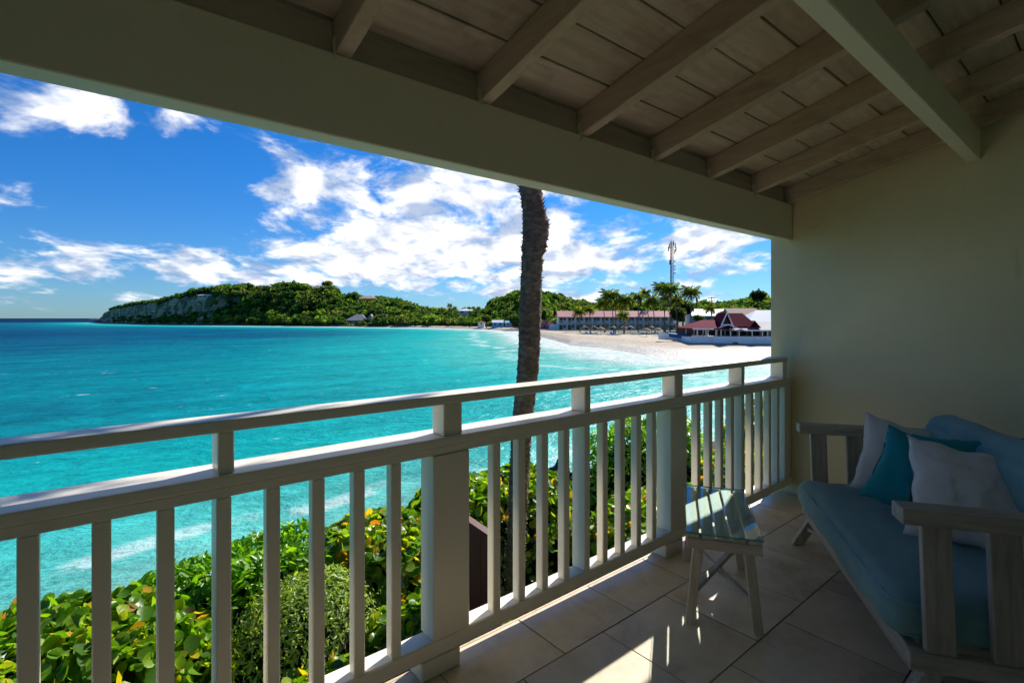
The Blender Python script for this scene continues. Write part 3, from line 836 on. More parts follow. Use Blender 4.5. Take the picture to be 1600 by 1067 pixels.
def gable_roof(mb, x0, x1, y0, y1, z0, zr, along='x', over=.6, th=.25):
    if along == 'x':
        ym = (y0 + y1) / 2; k = (zr - z0) / ((y1 - y0) / 2)
        for ya, sgn in ((y0 - over, 1), (y1 + over, -1)):
            za = z0 - over * k
            mb.add([(x0 - over, ya, za), (x1 + over, ya, za), (x1 + over, ym, zr), (x0 - over, ym, zr),
                    (x0 - over, ya, za - th), (x1 + over, ya, za - th), (x1 + over, ym, zr - th), (x0 - over, ym, zr - th)],
                   [(0, 1, 2, 3), (7, 6, 5, 4), (0, 4, 5, 1), (1, 5, 6, 2), (2, 6, 7, 3), (3, 7, 4, 0)])
    else:
        xm = (x0 + x1) / 2; k = (zr - z0) / ((x1 - x0) / 2)
        for xa in (x0 - over, x1 + over):
            za = z0 - over * k
            mb.add([(xa, y0 - over, za), (xa, y1 + over, za), (xm, y1 + over, zr), (xm, y0 - over, zr),
                    (xa, y0 - over, za - th), (xa, y1 + over, za - th), (xm, y1 + over, zr - th), (xm, y0 - over, zr - th)],
                   [(0, 1, 2, 3), (7, 6, 5, 4), (0, 4, 5, 1), (1, 5, 6, 2), (2, 6, 7, 3), (3, 7, 4, 0)])
    return mb


def hip_roof(mb, x0, x1, y0, y1, z0, zr, over=.6, th=.25, inset=None):
    x0 -= over; x1 += over; y0 -= over; y1 += over
    i = inset if inset is not None else (y1 - y0) / 2; ym = (y0 + y1) / 2
    P = [(x0, y0, z0), (x1, y0, z0), (x1, y1, z0), (x0, y1, z0), (x0 + i, ym, zr), (x1 - i, ym, zr)]
    P += [(x0, y0, z0 - th), (x1, y0, z0 - th), (x1, y1, z0 - th), (x0, y1, z0 - th)]
    mb.add(P, [(0, 1, 5, 4), (1, 2, 5), (2, 3, 4, 5), (3, 0, 4), (0, 6, 7, 1), (1, 7, 8, 2), (2, 8, 9, 3), (3, 9, 6, 0), (9, 8, 7, 6)])
    return mb


def gable_end(mb, x0, x1, y0, y1, z0, zr):
    """wall triangle prism under a gable whose ridge runs along y"""
    xm = (x0 + x1) / 2
    mb.add([(x0, y0, z0), (x1, y0, z0), (xm, y0, zr), (x0, y1, z0), (x1, y1, z0), (xm, y1, zr)], [(0, 1, 2), (5, 4, 3), (0, 3, 4, 1), (1, 4, 5, 2), (2, 5, 3, 0)])
    return mb


def gable_end_x(mb, x0, x1, y0, y1, z0, zr):
    ym = (y0 + y1) / 2
    mb.add([(x0, y0, z0), (x0, y1, z0), (x0, ym, zr), (x1, y0, z0), (x1, y1, z0), (x1, ym, zr)], [(0, 1, 2), (5, 4, 3), (0, 3, 4, 1), (1, 4, 5, 2), (2, 5, 3, 0)])
    return mb


GZ0 = -3.95
# long two-storey hotel with rose roof
D = 222.0
o = at(873, 497, D); hot = thing('hotel_block', 'long two storey white hotel with faded rose roof behind the beach palms', 'hotel', (o.x, o.y, GZ0), BROT)
HL = 187 * D / FPX; HD = 9.0
MB().box(0, HL, 2.0, HD, 0, 6.3).build('wall', M['wallwhite'], hot)
MB().box(-.1, HL + .1, 0, 2.0, 2.95, 3.2).build('upper_floor', M['wallwhite'], hot)
gable_roof(MB(), 0, HL, 0, HD, 6.1, 8.5, 'x', .5).build('roof', M['rosy'], hot)
gable_end_x(MB(), .0, HL, 2.0, HD, 6.3, 8.0).build('gable_wall', M['wallwhite'], hot)
MB().box(0, HL, .02, .10, 4.15, 4.25).build('balcony_rail', M['wallwhite'], hot)
nb = 14; bwid = HL / nb
pst = None
for k in range(nb + 1):
    x = k * bwid
    MB().box(x - .14, x + .14, .0, .25, 0, 6.1).build('column', M['wallwhite'], hot)
for k in range(nb):
    x = k * bwid
    for z0 in (0.1, 3.25):
        MB().box(x + .5, x + bwid * .52, 1.9, 1.99, z0, z0 + 2.15).build('door', M['window'], hot)
        MB().box(x + bwid * .6, x + bwid - .45, 1.9, 1.99, z0 + .8, z0 + 2.15).build('window', M['window'], hot)
    mb = MB()
    for j in range(1, 14): mb.box(x + j * bwid / 14 - .03, x + j * bwid / 14 + .03, .03, .09, 3.2, 4.15)
    b = mb.build('balustrade', M['wallwhite'], hot); b['kind'] = 'stuff'
MB().box(-3.5, -.2, 1, 5, 0, 2.6).build('annex', M['wallwhite'], hot)

# second hotel block further back
D = 215.0
o = at(1083, 497, D); h2 = thing('rear_hotel_block', 'pale blue grey two storey block with white roof behind the restaurant', 'hotel', (o.x, o.y, GZ0), BROT)
HL2 = 72 * D / FPX
MB().box(0, HL2, 2, 10, 0, 6.4).build('wall', M['wallblue'], h2)
gable_roof(MB(), 0, HL2, 0, 10, 6.7, 9.2, 'x', .8).build('roof', M['lightroof'], h2)
gable_end_x(MB(), 0, HL2, 2, 10, 6.4, 8.6).build('gable_wall', M['wallblue'], h2)
MB().box(0, HL2, 0, 2, 3.0, 3.2).build('upper_floor', M['wallblue'], h2)
for k in range(8):
    x = k * HL2 / 7
    MB().box(x - .12, x + .12, 0, .25, 0, 6.4).build('column', M['wallblue'], h2)
    if k < 7:
        for z0 in (.2, 3.4): MB().box(x + .5, x + HL2 / 7 - .6, 1.9, 1.99, z0, z0 + 2.1).build('window', M['window'], h2)
MB().box(0, HL2, .03, .1, 4.1, 4.25).build('balcony_rail', M['wallblue'], h2)

# grey gabled hall and white-roofed hall behind the restaurant
D = 165.0
o = at(1146, 497, D); h3 = thing('grey_hall', 'grey gabled hall with brown roof behind the maroon restaurant', 'building', (o.x, o.y, GZ0), BROT)
MB().box(0, 9.5, 1, 10, 0, 5.6).build('wall', M['wallblue'], h3)
gable_roof(MB(), 0, 9.5, 1, 10, 5.8, 8.6, 'x', .5).build('roof', M['tanroof'], h3)
gable_end_x(MB(), 0, 9.5, 1, 10, 5.6, 8.1).build('gable_wall', M['wallblue'], h3)
D = 140.0
o = at(1172, 497, D); h4 = thing('white_hall', 'white roofed hall at the right beside the balcony wall edge', 'building', (o.x, o.y, GZ0), BROT)
MB().box(0, 16, 2, 12, 0, 3.6).build('wall', M['wallwhite'], h4)
hip_roof(MB(), 0, 16, 2, 12, 3.7, 7.6, .6).build('roof', M['lightroof'], h4)

# beach restaurant
D = 106.0
o = at(1078, 497, D); rs = thing('beach_restaurant', 'open sided white beach restaurant with maroon gabled roofs', 'restaurant', (o.x, o.y, 0), BROT)


def lx(u): return (u - 1078) * D / FPX
def lz(v): return CAM_H + (497 - v) / FPX * D


sandz = -4.55
MB().box(lx(1080), lx(1260), .2, 12, sandz - .6, lz(527) + .05).build('terrace_floor', M['wallwhite'], rs)
MB().box(lx(1080), lx(1260), 0, .25, sandz - .8, lz(525.5)).build('sea_wall', M['wallwhite'], rs)
for u in (1091, 1104.5, 1120, 1128, 1143, 1156.5, 1177, 1193, 1201, 1215, 1230):
    MB().box(lx(u) - .10, lx(u) + .10, .4, .6, lz(527), lz(513)).build('column', M['wallwhite'], rs)
    MB().box(lx(u) - .10, lx(u) + .10, 7.4, 7.6, lz(527), lz(513)).build('column', M['wallwhite'], rs)
MB().box(lx(1082), lx(1260), 10.5, 10.8, lz(527), lz(512.5)).build('back_wall', M['shade'], rs)
mb = MB(); xa_, xb_, ya_, yb_ = lx(1081), lx(1131), -.9, 9.5; zt_, ze_ = lz(500), lz(513)
mb.add([(xa_, ya_, ze_), (xb_, ya_, ze_), (xb_, yb_, ze_), (xa_, yb_, ze_), (lx(1109), 4.3, zt_), (xb_, 4.3, zt_), (xa_, ya_, ze_ - .22), (xb_, ya_, ze_ - .22), (xb_, yb_, ze_ - .22), (xa_, yb_, ze_ - .22)],
       [(0, 1, 5, 4), (1, 2, 5), (2, 3, 4, 5), (3, 0, 4), (0, 6, 7, 1), (1, 7, 8, 2), (2, 8, 9, 3), (3, 9, 6, 0), (9, 8, 7, 6)]); mb.build('side_roof', M['maroon'], rs)
mb = MB(); hip_roof(mb, lx(1146), lx(1262), -.4, 10, lz(515.5), lz(503), .5, .22, 3.0); mb.build('skirt_roof', M['greyroof'], rs)
gx0, gx1 = lx(1126), lx(1144)
# main roof, ridge along x with a front gable at its left end
mb = MB(); P = []
xa, xb = lx(1135), lx(1174); zr = lz(489); ze = lz(510)
mb.add([(xa, 4.2, zr), (xb, 4.2, zr), (lx(1187), .6, ze), (lx(1142), .6, ze), (lx(1187), 8.0, ze), (lx(1130), 8.0, ze),
        (xa, 4.2, zr - .3), (xb, 4.2, zr - .3), (lx(1187), .6, ze - .3), (lx(1142), .6, ze - .3), (lx(1187), 8.0, ze - .3), (lx(1130), 8.0, ze - .3)],
       [(0, 3, 2, 1), (1, 2, 4), (0, 1, 4, 5), (6, 7, 8, 9), (7, 10, 8), (6, 11, 10, 7), (3, 9, 8, 2), (2, 8, 10, 4), (4, 10, 11, 5), (5, 11, 6, 0), (0, 6, 9, 3)])
mb.build('main_roof', M['maroon'], rs)
mb = MB()
xm = (gx0 + gx1) / 2
mb.add([(gx0, -.2, lz(512)), (xm, -.2, lz(488.5)), (xm, 4.3, lz(488.5)), (gx0, 4.3, lz(512)), (gx1, -.2, lz(512)), (gx1, 4.3, lz(512)),
        (gx0, -.2, lz(513.4)), (xm, -.2, lz(490)), (xm, 4.3, lz(490)), (gx0, 4.3, lz(513.4)), (gx1, -.2, lz(513.4)), (gx1, 4.3, lz(513.4))],
       [(0, 1, 2, 3), (1, 4, 5, 2), (6, 9, 8, 7), (7, 8, 11, 10), (0, 6, 7, 1), (1, 7, 10, 4), (3, 2, 8, 9), (2, 5, 11, 8), (0, 3, 9, 6), (4, 10, 11, 5)])
mb.build('porch_roof', M['maroon'], rs)
for a_, b_ in (((gx0 - .3, -.35, lz(513.5)), (xm, -.35, lz(488.6))), ((gx1 + .3, -.35, lz(513.5)), (xm, -.35, lz(488.6)))):
    MB().bar(a_, b_, .12, .34, (0, 1, 0)).build('bargeboard', M['wallwhite'], rs)
MB().bar((gx0 + .25, -.2, lz(507.5)), (gx1 - .25, -.2, lz(507.5)), .1, .22).build('tie_beam', M['wallwhite'], rs)
gable_end(MB(), gx0 + .35, gx1 - .35, .6, .8, lz(507), lz(491.5)).build('gable_infill', M['shade'], rs)
for a_, b_ in ((lx(1112), lx(1133)), (lx(1160), lx(1139))):
    MB().bar((a_, -.5, lz(515)), (b_, -.5, lz(508.5)), .1, .25, (0, 1, 0)).build('eave_board', M['wallwhite'], rs)
gable_roof(MB(), lx(1172), lx(1184), -.1, 4, lz(508), lz(501), 'y', .4, .15).build('dormer_roof', M['maroon'], rs)
MB().box(lx(1080), lx(1113), -.95, -.85, lz(515), lz(513)).build('fascia', M['wallwhite'], rs)
MB().box(lx(1160), lx(1262), -.95, -.85, lz(517.2), lz(515.3)).build('fascia', M['wallwhite'], rs)
for k in range(16):
    u = 1093 + k * 7 + random.uniform(-2, 2)
    yy = random.uniform(2, 6); xx = lx(u)
    q = MB().box(xx - .4, xx + .4, yy, yy + .8, lz(527) + .68, lz(527) + .75)
    q.box(xx - .04, xx + .04, yy + .36, yy + .44, lz(527) + .05, lz(527) + .68)
    q.build('dining_table', M['shade'], rs)
bl = MB().add([(lx(1139), -1.6, sandz - .3), (lx(1154), -1.6, sandz - .3), (lx(1154), 0, sandz - .3), (lx(1139), 0, sandz - .3),
               (lx(1144), -.7, sandz + .9), (lx(1151), -.8, sandz + .9), (lx(1150), 0, sandz + .9), (lx(1145), 0, sandz + .9)],
              [(0, 1, 5, 4), (1, 2, 6, 5), (2, 3, 7, 6), (3, 0, 4, 7), (4, 5, 6, 7)])
bo = bl.build('boulder', M['sandstone'], None, bevel=.15)
bo.matrix_world = rs.matrix_world.copy(); bo.location = rs.location; bo.rotation_euler = rs.rotation_euler
tag(bo, 'brown boulder against the restaurant sea wall', 'boulder')

# beached boat left of the restaurant
D = 112.0
o = at(1031, 497, D); bt = thing('beached_boat', 'white beached boat with blue cover at the end of the restaurant wall', 'boat', (o.x, o.y, 0), BROT)
BL_ = 50 * D / FPX; zk = CAM_H + (497 - 532.5) / FPX * D; zt = CAM_H + (497 - 522) / FPX * D
hull = MB(); secs = []
for i in range(11):
    s = i / 10; w = 1.05 * (1 - (1 - s) ** 3) ** .8 if s < .9 else 1.02
    sheer = zt + .45 * (1 - s) ** 2 - .35 * s
    x = s * BL_
    secs.append([(x, 1.2 - w, sheer), (x, 1.2 - w * .75, zk + .35), (x + .25 * (1 - s), 1.2, zk + .25 * (1 - s) ** 2), (x, 1.2 + w * .75, zk + .35), (x, 1.2 + w, sheer)])
P = [q for s_ in secs for q in s_]
Fc = [(i * 5 + j, i * 5 + j + 1, (i + 1) * 5 + j + 1, (i + 1) * 5 + j) for i in range(10) for j in range(4)] + [(50, 51, 52, 53, 54)]
hull.add(P, Fc).build('hull', M['wallwhite'], bt, smooth=False)
cov = MB(); P = []; 
for i in range(3, 11):
    q = secs[i]; P += [(q[0][0], q[0][1] + .0, q[0][2] - .75), (q[0][0], q[0][1] - .10, q[0][2] + .05), (q[0][0], 1.2, q[0][2] + .22), (q[4][0], q[4][1] + .02, q[4][2] + .02)]
cov.add(P, [(i * 4 + j, i * 4 + j + 1, (i + 1) * 4 + j + 1, (i + 1) * 4 + j) for i in range(7) for j in range(3)]).build('cover', M['bluecan'], bt)

# thatched umbrellas
um0 = None
UMB = [(914, 521), (928.5, 521), (939, 524), (946, 520), (958, 521), (966, 524), (974, 521), (985, 520), (1002, 522), (1010, 527), (1018, 521), (1028, 526), (1037, 521), (1046, 519), (1060, 518), (1070, 519)]
ORD = ['first', 'second', 'third', 'fourth', 'fifth', 'sixth', 'seventh', 'eighth', 'ninth', 'tenth', 'eleventh', 'twelfth', 'thirteenth', 'fourteenth', 'fifteenth', 'sixteenth', 'seventeenth', 'eighteenth', 'nineteenth', 'twentieth']
for k, (u, v) in enumerate(UMB):
    if um0 is None:
        um0 = thing('thatched_umbrella', '', 'umbrella', group='thatched umbrellas along the beach')
        MB().tube([(0, 0, 0), (0, 0, 2.2)], .06, 6).build('pole', M['trunk'], um0)
        mb = MB(); n = 16; P = [(0, 0, 2.75)]; Fc = []
        for ring, (r, z) in enumerate(((.55, 2.5), (1.05, 2.22), (1.35, 1.95))):
            for i in range(n):
                a = 2 * math.pi * i / n; rr = r * (1 + (.08 if i % 2 else -.05) * ring / 2)
                P.append((rr * math.cos(a), rr * math.sin(a), z - (.12 if i % 2 else 0) * ring / 2))
        for i in range(n):
            i2 = (i + 1) % n
            Fc.append((0, 1 + i, 1 + i2))
            for r_ in (0, 1): Fc.append((1 + r_ * n + i, 1 + (r_ + 1) * n + i, 1 + (r_ + 1) * n + i2, 1 + r_ * n + i2))
        mb.add(P, Fc).build('canopy', M['thatch'], um0); um = um0
    else:
        um = copy_tree(um0)
    g = at(u, v, (CAM_H + 4.0) * FPX / (v - 497)); um.location = (g.x, g.y, -4.05); um.rotation_euler.z = k * 1.1
    um['label'] = f'thatched beach umbrella, {ORD[k]} from the left in the beach row'

# sun loungers
lo0 = None
LNG = [(917, 522.5), (923, 522), (931, 524), (954, 523), (957.5, 525), (961, 523), (977, 521), (998, 522), (1003, 524), (1016, 522)]
for k, (u, v) in enumerate(LNG):
    if lo0 is None:
        M['towel'] = simple('pale_blue_towel', (.35, .45, .60), .9)
        lo0 = thing('sun_lounger', '', 'sun lounger', group='sun loungers on the beach')
        MB().box(-.35, .35, -.7, .6, .32, .42).build('seat', M['lightroof'], lo0)
        slab([(i * .35, .6 + .55 * q + jj * .05, .36 + .55 * q) for q in (0, 1) for jj in (-1, 1) for i in (-1, 1)], 'backrest', M['towel'], lo0, 0)
        for i in (-1, 1):
            for yy in (-.6, .5): MB().box(i * .3 - .03, i * .3 + .03, yy - .03, yy + .03, 0, .32).build('leg', M['lightroof'], lo0)
        lo = lo0
    else: lo = copy_tree(lo0)
    g = at(u, v, (CAM_H + 4.1) * FPX / (v - 497)); lo.location = (g.x, g.y, -4.15); lo.rotation_euler.z = BROT + R(random.uniform(-25, 25))
    lo['label'] = f'white and blue sun lounger under the beach umbrellas, {ORD[k]} from the left'

# communications mast
D = 262.0
o = at(1049.5, 497, D); tw = thing('radio_mast', 'tall lattice radio mast with antennas behind the palms', 'mast', (o.x, o.y, GZ0), BROT)
TH_ = CAM_H + (497 - 380) / FPX * D - GZ0
mb = MB(); rr = .85
cor = [(rr * math.cos(a), rr * math.sin(a)) for a in (R(90), R(210), R(330))]
for cx, cy_ in cor: mb.tube([(cx, cy_, 0), (cx * .8, cy_ * .8, TH_)], .19, 5)
mb.build('mast_leg', M['steel'], tw)
mb = MB(); nseg = 26
for k in range(nseg):
    z0 = k * TH_ / nseg; z1 = z0 + TH_ / nseg; s = 1 - .2 * k / nseg
    for i in range(3):
        a_, b_ = cor[i], cor[(i + 1) % 3]
        mb.bar((a_[0] * s, a_[1] * s, z0), (b_[0] * s, b_[1] * s, z1), .11, .11)
        mb.bar((a_[0] * s, a_[1] * s, z1), (b_[0] * s, b_[1] * s, z1), .11, .11)
b = mb.build('lattice', M['steel'], tw); b['kind'] = 'stuff'
for k, (x, z) in enumerate([(-1.5, TH_ - 1.6), (1.5, TH_ - 1.3), (-.7, TH_ - .4), (.6, TH_ - .2), (-1.9, TH_ - 3.2), (1.9, TH_ - 3.4), (-1.3, TH_ - 10), (1.3, TH_ - 4.6)]):
    q = MB().box(x - .22, x + .22, -1.1, -.85, z - 1.2, z + 1.2); q.bar((x, -1, z), (x * .35, 0, z), .06, .06); q.build('antenna', M['steel'], tw)
for k, z in enumerate((TH_ - 9.5, TH_ - 12, TH_ - 13.6, TH_ - 15.5)):
    MB().tube([(1.25, -.3, z), (1.6, -.6, z)], [.45, .5], 12).build('dish', M['lightroof'], tw)
MB().tube([(0, 0, TH_), (0, 0, TH_ + 2.2)], .05, 5).build('lightning_rod', M['steel'], tw)

# utility pole
D = 190.0
o = at(1112, 497, D); up_ = thing('utility_pole', 'wooden utility pole with two crossarms right of the mast', 'pole', (o.x, o.y, GZ0), BROT)
PH = CAM_H + (497 - 464) / FPX * D - GZ0
MB().tube([(0, 0, 0), (0, 0, PH)], [.2, .14], 7).build('shaft', M['shade'], up_)
for z, w in ((PH - .4, 1.5), (PH - 1.5, 1.1)): MB().box(-w, w, -.12, .12, z - .1, z + .1).build('crossarm', M['shade'], up_)

# small houses


def house(name, label, u0, u1, vb, vt, vr, dep, roofmat, wallmat, kind='hip', deep=None, nwin=2):
    o = at(u0, vb, dep); w = (u1 - u0) * dep / FPX; h = (vb - vt) * dep / FPX; hr = (vb - vr) * dep / FPX; dp = deep or w * .6
    b = thing(name, label, 'house', o, BROT)
    MB().box(0, w, 0, dp, -2.0, h).build('wall', wallmat, b)
    if kind == 'hip': hip_roof(MB(), 0, w, 0, dp, h, hr, w * .06, .2).build('roof', roofmat, b)
    elif kind == 'gx':
        gable_roof(MB(), 0, w, 0, dp, h, hr, 'x', w * .04, .2).build('roof', roofmat, b); gable_end_x(MB(), 0.05, w - .05, .05, dp - .05, h, hr - .25).build('gable_wall', wallmat, b)
    else:
        gable_roof(MB(), 0, w, 0, dp, h, hr, 'y', w * .04, .2).build('roof', roofmat, b); gable_end(MB(), .1, w - .1, .02, dp, h, hr - .25).build('gable_wall', wallmat, b)
    for k in range(nwin):
        x = w * (k + .5) / nwin
        MB().box(x - w * .10, x + w * .10, -.06, -.005, h * .25, h * .8).build('window', M['window'], b)
    return b


M['pinkwall'] = simple('pink_render', (.55, .16, .28), .8, .1, .5)
M['bluewall'] = simple('sky_blue_render', (.12, .42, .60), .8, .1, .5)
M['redroof'] = simple('red_roof', (.40, .09, .06), .8, .1, .5)
M['tanwall'] = simple('tan_render', (.46, .36, .27), .8, .1, .5)
house('boathouse', 'grey roofed boathouse at the water below the wooded hill', 541, 574, 511.5, 500.5, 490.5, 396, M['greyroof'], M['tanwall'], 'hip', 13, 3)
house('boathouse_wing', 'tan gabled wing at the right end of the boathouse', 572, 586, 511.5, 500, 491, 392, M['greyroof'], M['tanwall'], 'gy', 12, 1)
house('hilltop_house', 'white roofed villa on the top of the headland', 394, 424, 454.5, 448.5, 443.5, 500, M['lightroof'], M['tanwall'], 'hip', 11, 3)
house('hilltop_house', 'low flat villa on the headland left of the white roofed villa', 309, 331, 465.5, 461.5, 459.5, 488, M['lightroof'], M['tanwall'], 'hip', 9, 3)
house('hilltop_house', 'tan roofed villa right of the white roofed villa on the hill', 485, 502, 456, 450.5, 445.5, 486, M['tanroof'], M['tanwall'], 'hip', 9, 2)
house('hilltop_house', 'rust roofed villa on the slope above the boathouse', 557, 587, 472, 466.5, 462, 466, M['tanroof'], M['pillow_grey'] if False else M['tanwall'], 'hip', 11, 3)
house('hilltop_house', 'pale roofed house among skyline palms above the beach', 716, 740, 490, 485.5, 482.5, 405, M['lightroof'], M['wallwhite'], 'hip', 9, 2)
house('beach_cottage', 'sky blue cottage among the trees behind the beach', 769, 786, 509.5, 503.5, 500, 288, M['lightroof'], M['bluewall'], 'gx', 5, 2)
house('beach_cottage', 'pale blue cottage right of the sky blue cottage', 789, 800, 509.5, 504, 501, 284, M['bluewall'], M['wallblue'], 'gx', 5, 1)
house('beach_cottage', 'thatch brown hut left of the sky blue cottage', 747, 757, 508.5, 504, 500.5, 300, M['thatch'], M['wallwhite'], 'hip', 4, 1)
house('beach_cottage', 'magenta cottage just right of the palm trunk', 846, 855, 515, 506, 500, 238, M['redroof'], M['pinkwall'], 'gy', 6, 1)
house('beach_cottage', 'pink cottage beside the hotel end', 856, 866, 515, 507, 501, 234, M['redroof'], M['pinkwall'], 'gy', 6, 1)

# ------------------------------------------------------------------ trees on the hills


def ico(sub):
    bm = bmesh.new(); bmesh.ops.create_icosphere(bm, subdivisions=sub, radius=1.0)
    V_ = np.array([v.co[:] for v in bm.verts]); F_ = np.array([[v.index for v in f.verts] for f in bm.faces]); bm.free()
    return V_, F_


IV, IF = ico(2)


def crown_arrays(c, r, flat, col, nleaf=70, lsz=.34, core=.80):
    """one tree crown: a lumpy dark core and many leaf clumps standing off it (triangles)"""
    ph = rng.uniform(0, 6.28, 6)
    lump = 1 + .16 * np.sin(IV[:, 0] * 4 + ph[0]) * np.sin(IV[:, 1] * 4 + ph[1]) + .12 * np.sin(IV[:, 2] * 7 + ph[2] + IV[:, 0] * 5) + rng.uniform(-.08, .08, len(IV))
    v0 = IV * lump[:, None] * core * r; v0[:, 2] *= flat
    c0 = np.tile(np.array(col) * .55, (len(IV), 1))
    d = rng.normal(size=(nleaf, 3)); d[:, 2] = np.abs(d[:, 2]) * .9 - .25; d /= np.linalg.norm(d, axis=1)[:, None]
    lr = 1 + .16 * np.sin(d[:, 0] * 4 + ph[0]) * np.sin(d[:, 1] * 4 + ph[1]) + .12 * np.sin(d[:, 2] * 7 + ph[2] + d[:, 0] * 5)
    pc = d * (lr * rng.uniform(.72, 1.02, nleaf))[:, None] * r
    pc[:, 2] *= flat
    nrm = d + rng.normal(size=(nleaf, 3)) * .55; nrm /= np.linalg.norm(nrm, axis=1)[:, None]
    t1 = np.cross(nrm, rng.normal(size=(nleaf, 3))); t1 /= np.linalg.norm(t1, axis=1)[:, None]; t2 = np.cross(nrm, t1)
    sz = (rng.uniform(.6, 1.25, nleaf) * lsz * r)[:, None]
    P = np.stack([pc + t1 * sz, pc - t1 * sz * .5 + t2 * sz * .9, pc - t1 * sz * .6 - t2 * sz * .8], 1).reshape(-1, 3)
    P += nrm.repeat(3, 0) * rng.uniform(-.2, .2, (nleaf * 3, 1)) * sz.repeat(3, 0)
    c1 = (np.array(col)[None] * rng.uniform(.7, 1.45, (nleaf, 1))).repeat(3, 0)
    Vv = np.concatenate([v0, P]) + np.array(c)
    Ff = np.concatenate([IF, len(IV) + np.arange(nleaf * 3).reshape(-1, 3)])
    return Vv, Ff, np.concatenate([c0, c1])


GREENS = [(.062, .14, .020), (.08, .175, .024), (.11, .21, .028), (.040, .095, .02), (.14, .225, .032), (.075, .14, .036), (.16, .20, .05), (.032, .07, .018)]


CLEAR = [(538, 590, 396), (392, 427, 505), (307, 333, 488), (484, 502, 490), (556, 588, 470), (714, 742, 405), (767, 802, 286), (745, 759, 300), (840, 870, 236)]


def scatter_wood(name, label, n, urange, srange, rad, keep=None, greens=GREENS, nleaf=70, seed=1):
    r_ = np.random.default_rng(seed); VV, FF, CC = [], [], []; off = 0
    for _ in range(n):
        u = r_.uniform(*urange); f = r_.uniform(0, 1)
        s = (srange[0](u) * (1 - f) + srange[1](u) * f)
        if keep and not keep(u, s, f, r_): continue
        d = float(shore_dep(u)) + s; a = (u - 800) / FPX
        if any(c0 - 2 < u < c1 + 2 and dc - 5 < d < dc + 12 for c0, c1, dc in CLEAR): continue
        low = any(c0 - 2 < u < c1 + 2 and dc - 40 < d <= dc for c0, c1, dc in CLEAR)
        z = float(land_z(np.array([u]), np.array([s]))[0])
        x, y = (FW[0] + a * RT[0]) * d, (FW[1] + a * RT[1]) * d
        z += mnoise.fractal(Vector((x * .05, y * .05, 3.1)), 1, 2, 4) * 1.3 * min(1, max(0, (z - SEA - 2) / 6))
        r = r_.uniform(*rad) * (1.25 if r_.random() < .12 else 1.0)
        if low: r *= .42
        cl_ = np.array(greens[r_.integers(len(greens))]) * r_.uniform(.75, 1.2)
        Vv, Ff, Cc = crown_arrays((x, y, z + r * .45), r, r_.uniform(.6, .85), cl_, nleaf)
        VV.append(Vv); FF.append(Ff + off); CC.append(Cc); off += len(Vv)
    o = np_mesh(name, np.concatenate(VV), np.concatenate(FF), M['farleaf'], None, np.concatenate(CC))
    return tag(o, label, 'woods', None, 'stuff')


f0 = lambda k: (lambda u: float(flat_off(u)) * 1.0 + k)
f1 = lambda m_, k: (lambda u: float(ridge_off(u)) * m_ + k)


def keep_head(u, s, f, r_):
    q = (s - float(flat_off(u))) / max(1, float(ridge_off(u)) - float(flat_off(u)))
    if u < 235: return (q > .62 and r_.random() < .8) or (q < .34 and r_.random() < .55)
    if u < 308:                       # bare cliff band above a bushy foot
        if .36 < q < .60: return r_.random() < .08
        return r_.random() < .75
    if u < 380 and .42 < q < .56: return r_.random() < .55
    return True


scatter_wood('headland_scrub', 'low scrub along the top of the rocky headland', 1300, (172, 325), (f0(0), f1(1.15, 3)), (1.0, 2.3), keep_head, GREENS[:4], 46, 3)
scatter_wood('hillside_woods', 'dense green woods covering the headland hillside', 1500, (300, 660), (f0(1.5), f1(1.12, 4)), (2.2, 5.0), keep_head, GREENS, 64, 4)
scatter_wood('valley_woods', 'green trees behind the beach in the middle of the bay', 620, (630, 830), (f0(2), f1(1.1, 8)), (2.2, 4.2), None, GREENS, 60, 5)
scatter_wood('hill_woods', 'bright green wooded hill right of the palm trunk', 420, (770, 905), (lambda u: 110, f1(1.12, 10)), (2.8, 4.8), None, GREENS, 64, 6)
scatter_wood('ridge_woods', 'low wooded ridge behind the hotel and restaurant', 560, (895, 1300), (lambda u: 235, f1(1.08, 10)), (2.8, 5.0), None, GREENS, 50, 8)


def tree(name, label, base, h, r, col, n=4, group=None):
    tr = thing(name, label, 'tree', base, 0, group)
    mb = MB(); mb.tube([(0, 0, -1), (.1, 0, h * .35), (.0, .1, h * .62)], [r * .10, r * .075, r * .05], 7)
    for k in range(4):
        a = k * 1.57 + .4; mb.tube([(0, 0, h * .38), (math.cos(a) * r * .4, math.sin(a) * r * .4, h * .62)], [r * .05, r * .025], 5)
    mb.build('trunk', M['bark'], tr)
    VV, FF, CC = [], [], []; off = 0
    for k in range(n):
        a = rng.uniform(0, 6.28); q = rng.uniform(.2, .6) * r if k else 0
        Vv, Ff, Cc = crown_arrays((math.cos(a) * q, math.sin(a) * q, h * .7 + rng.uniform(-.12, .14) * h), r * (.62 if k else .75), .75, np.array(col) * rng.uniform(.8, 1.2), 110, .22, .82)
        VV.append(Vv); FF.append(Ff + off); CC.append(Cc); off += len(Vv)
    np_mesh('crown', np.concatenate(VV), np.concatenate(FF), M['farleaf'], tr, np.concatenate(CC))
    return tr


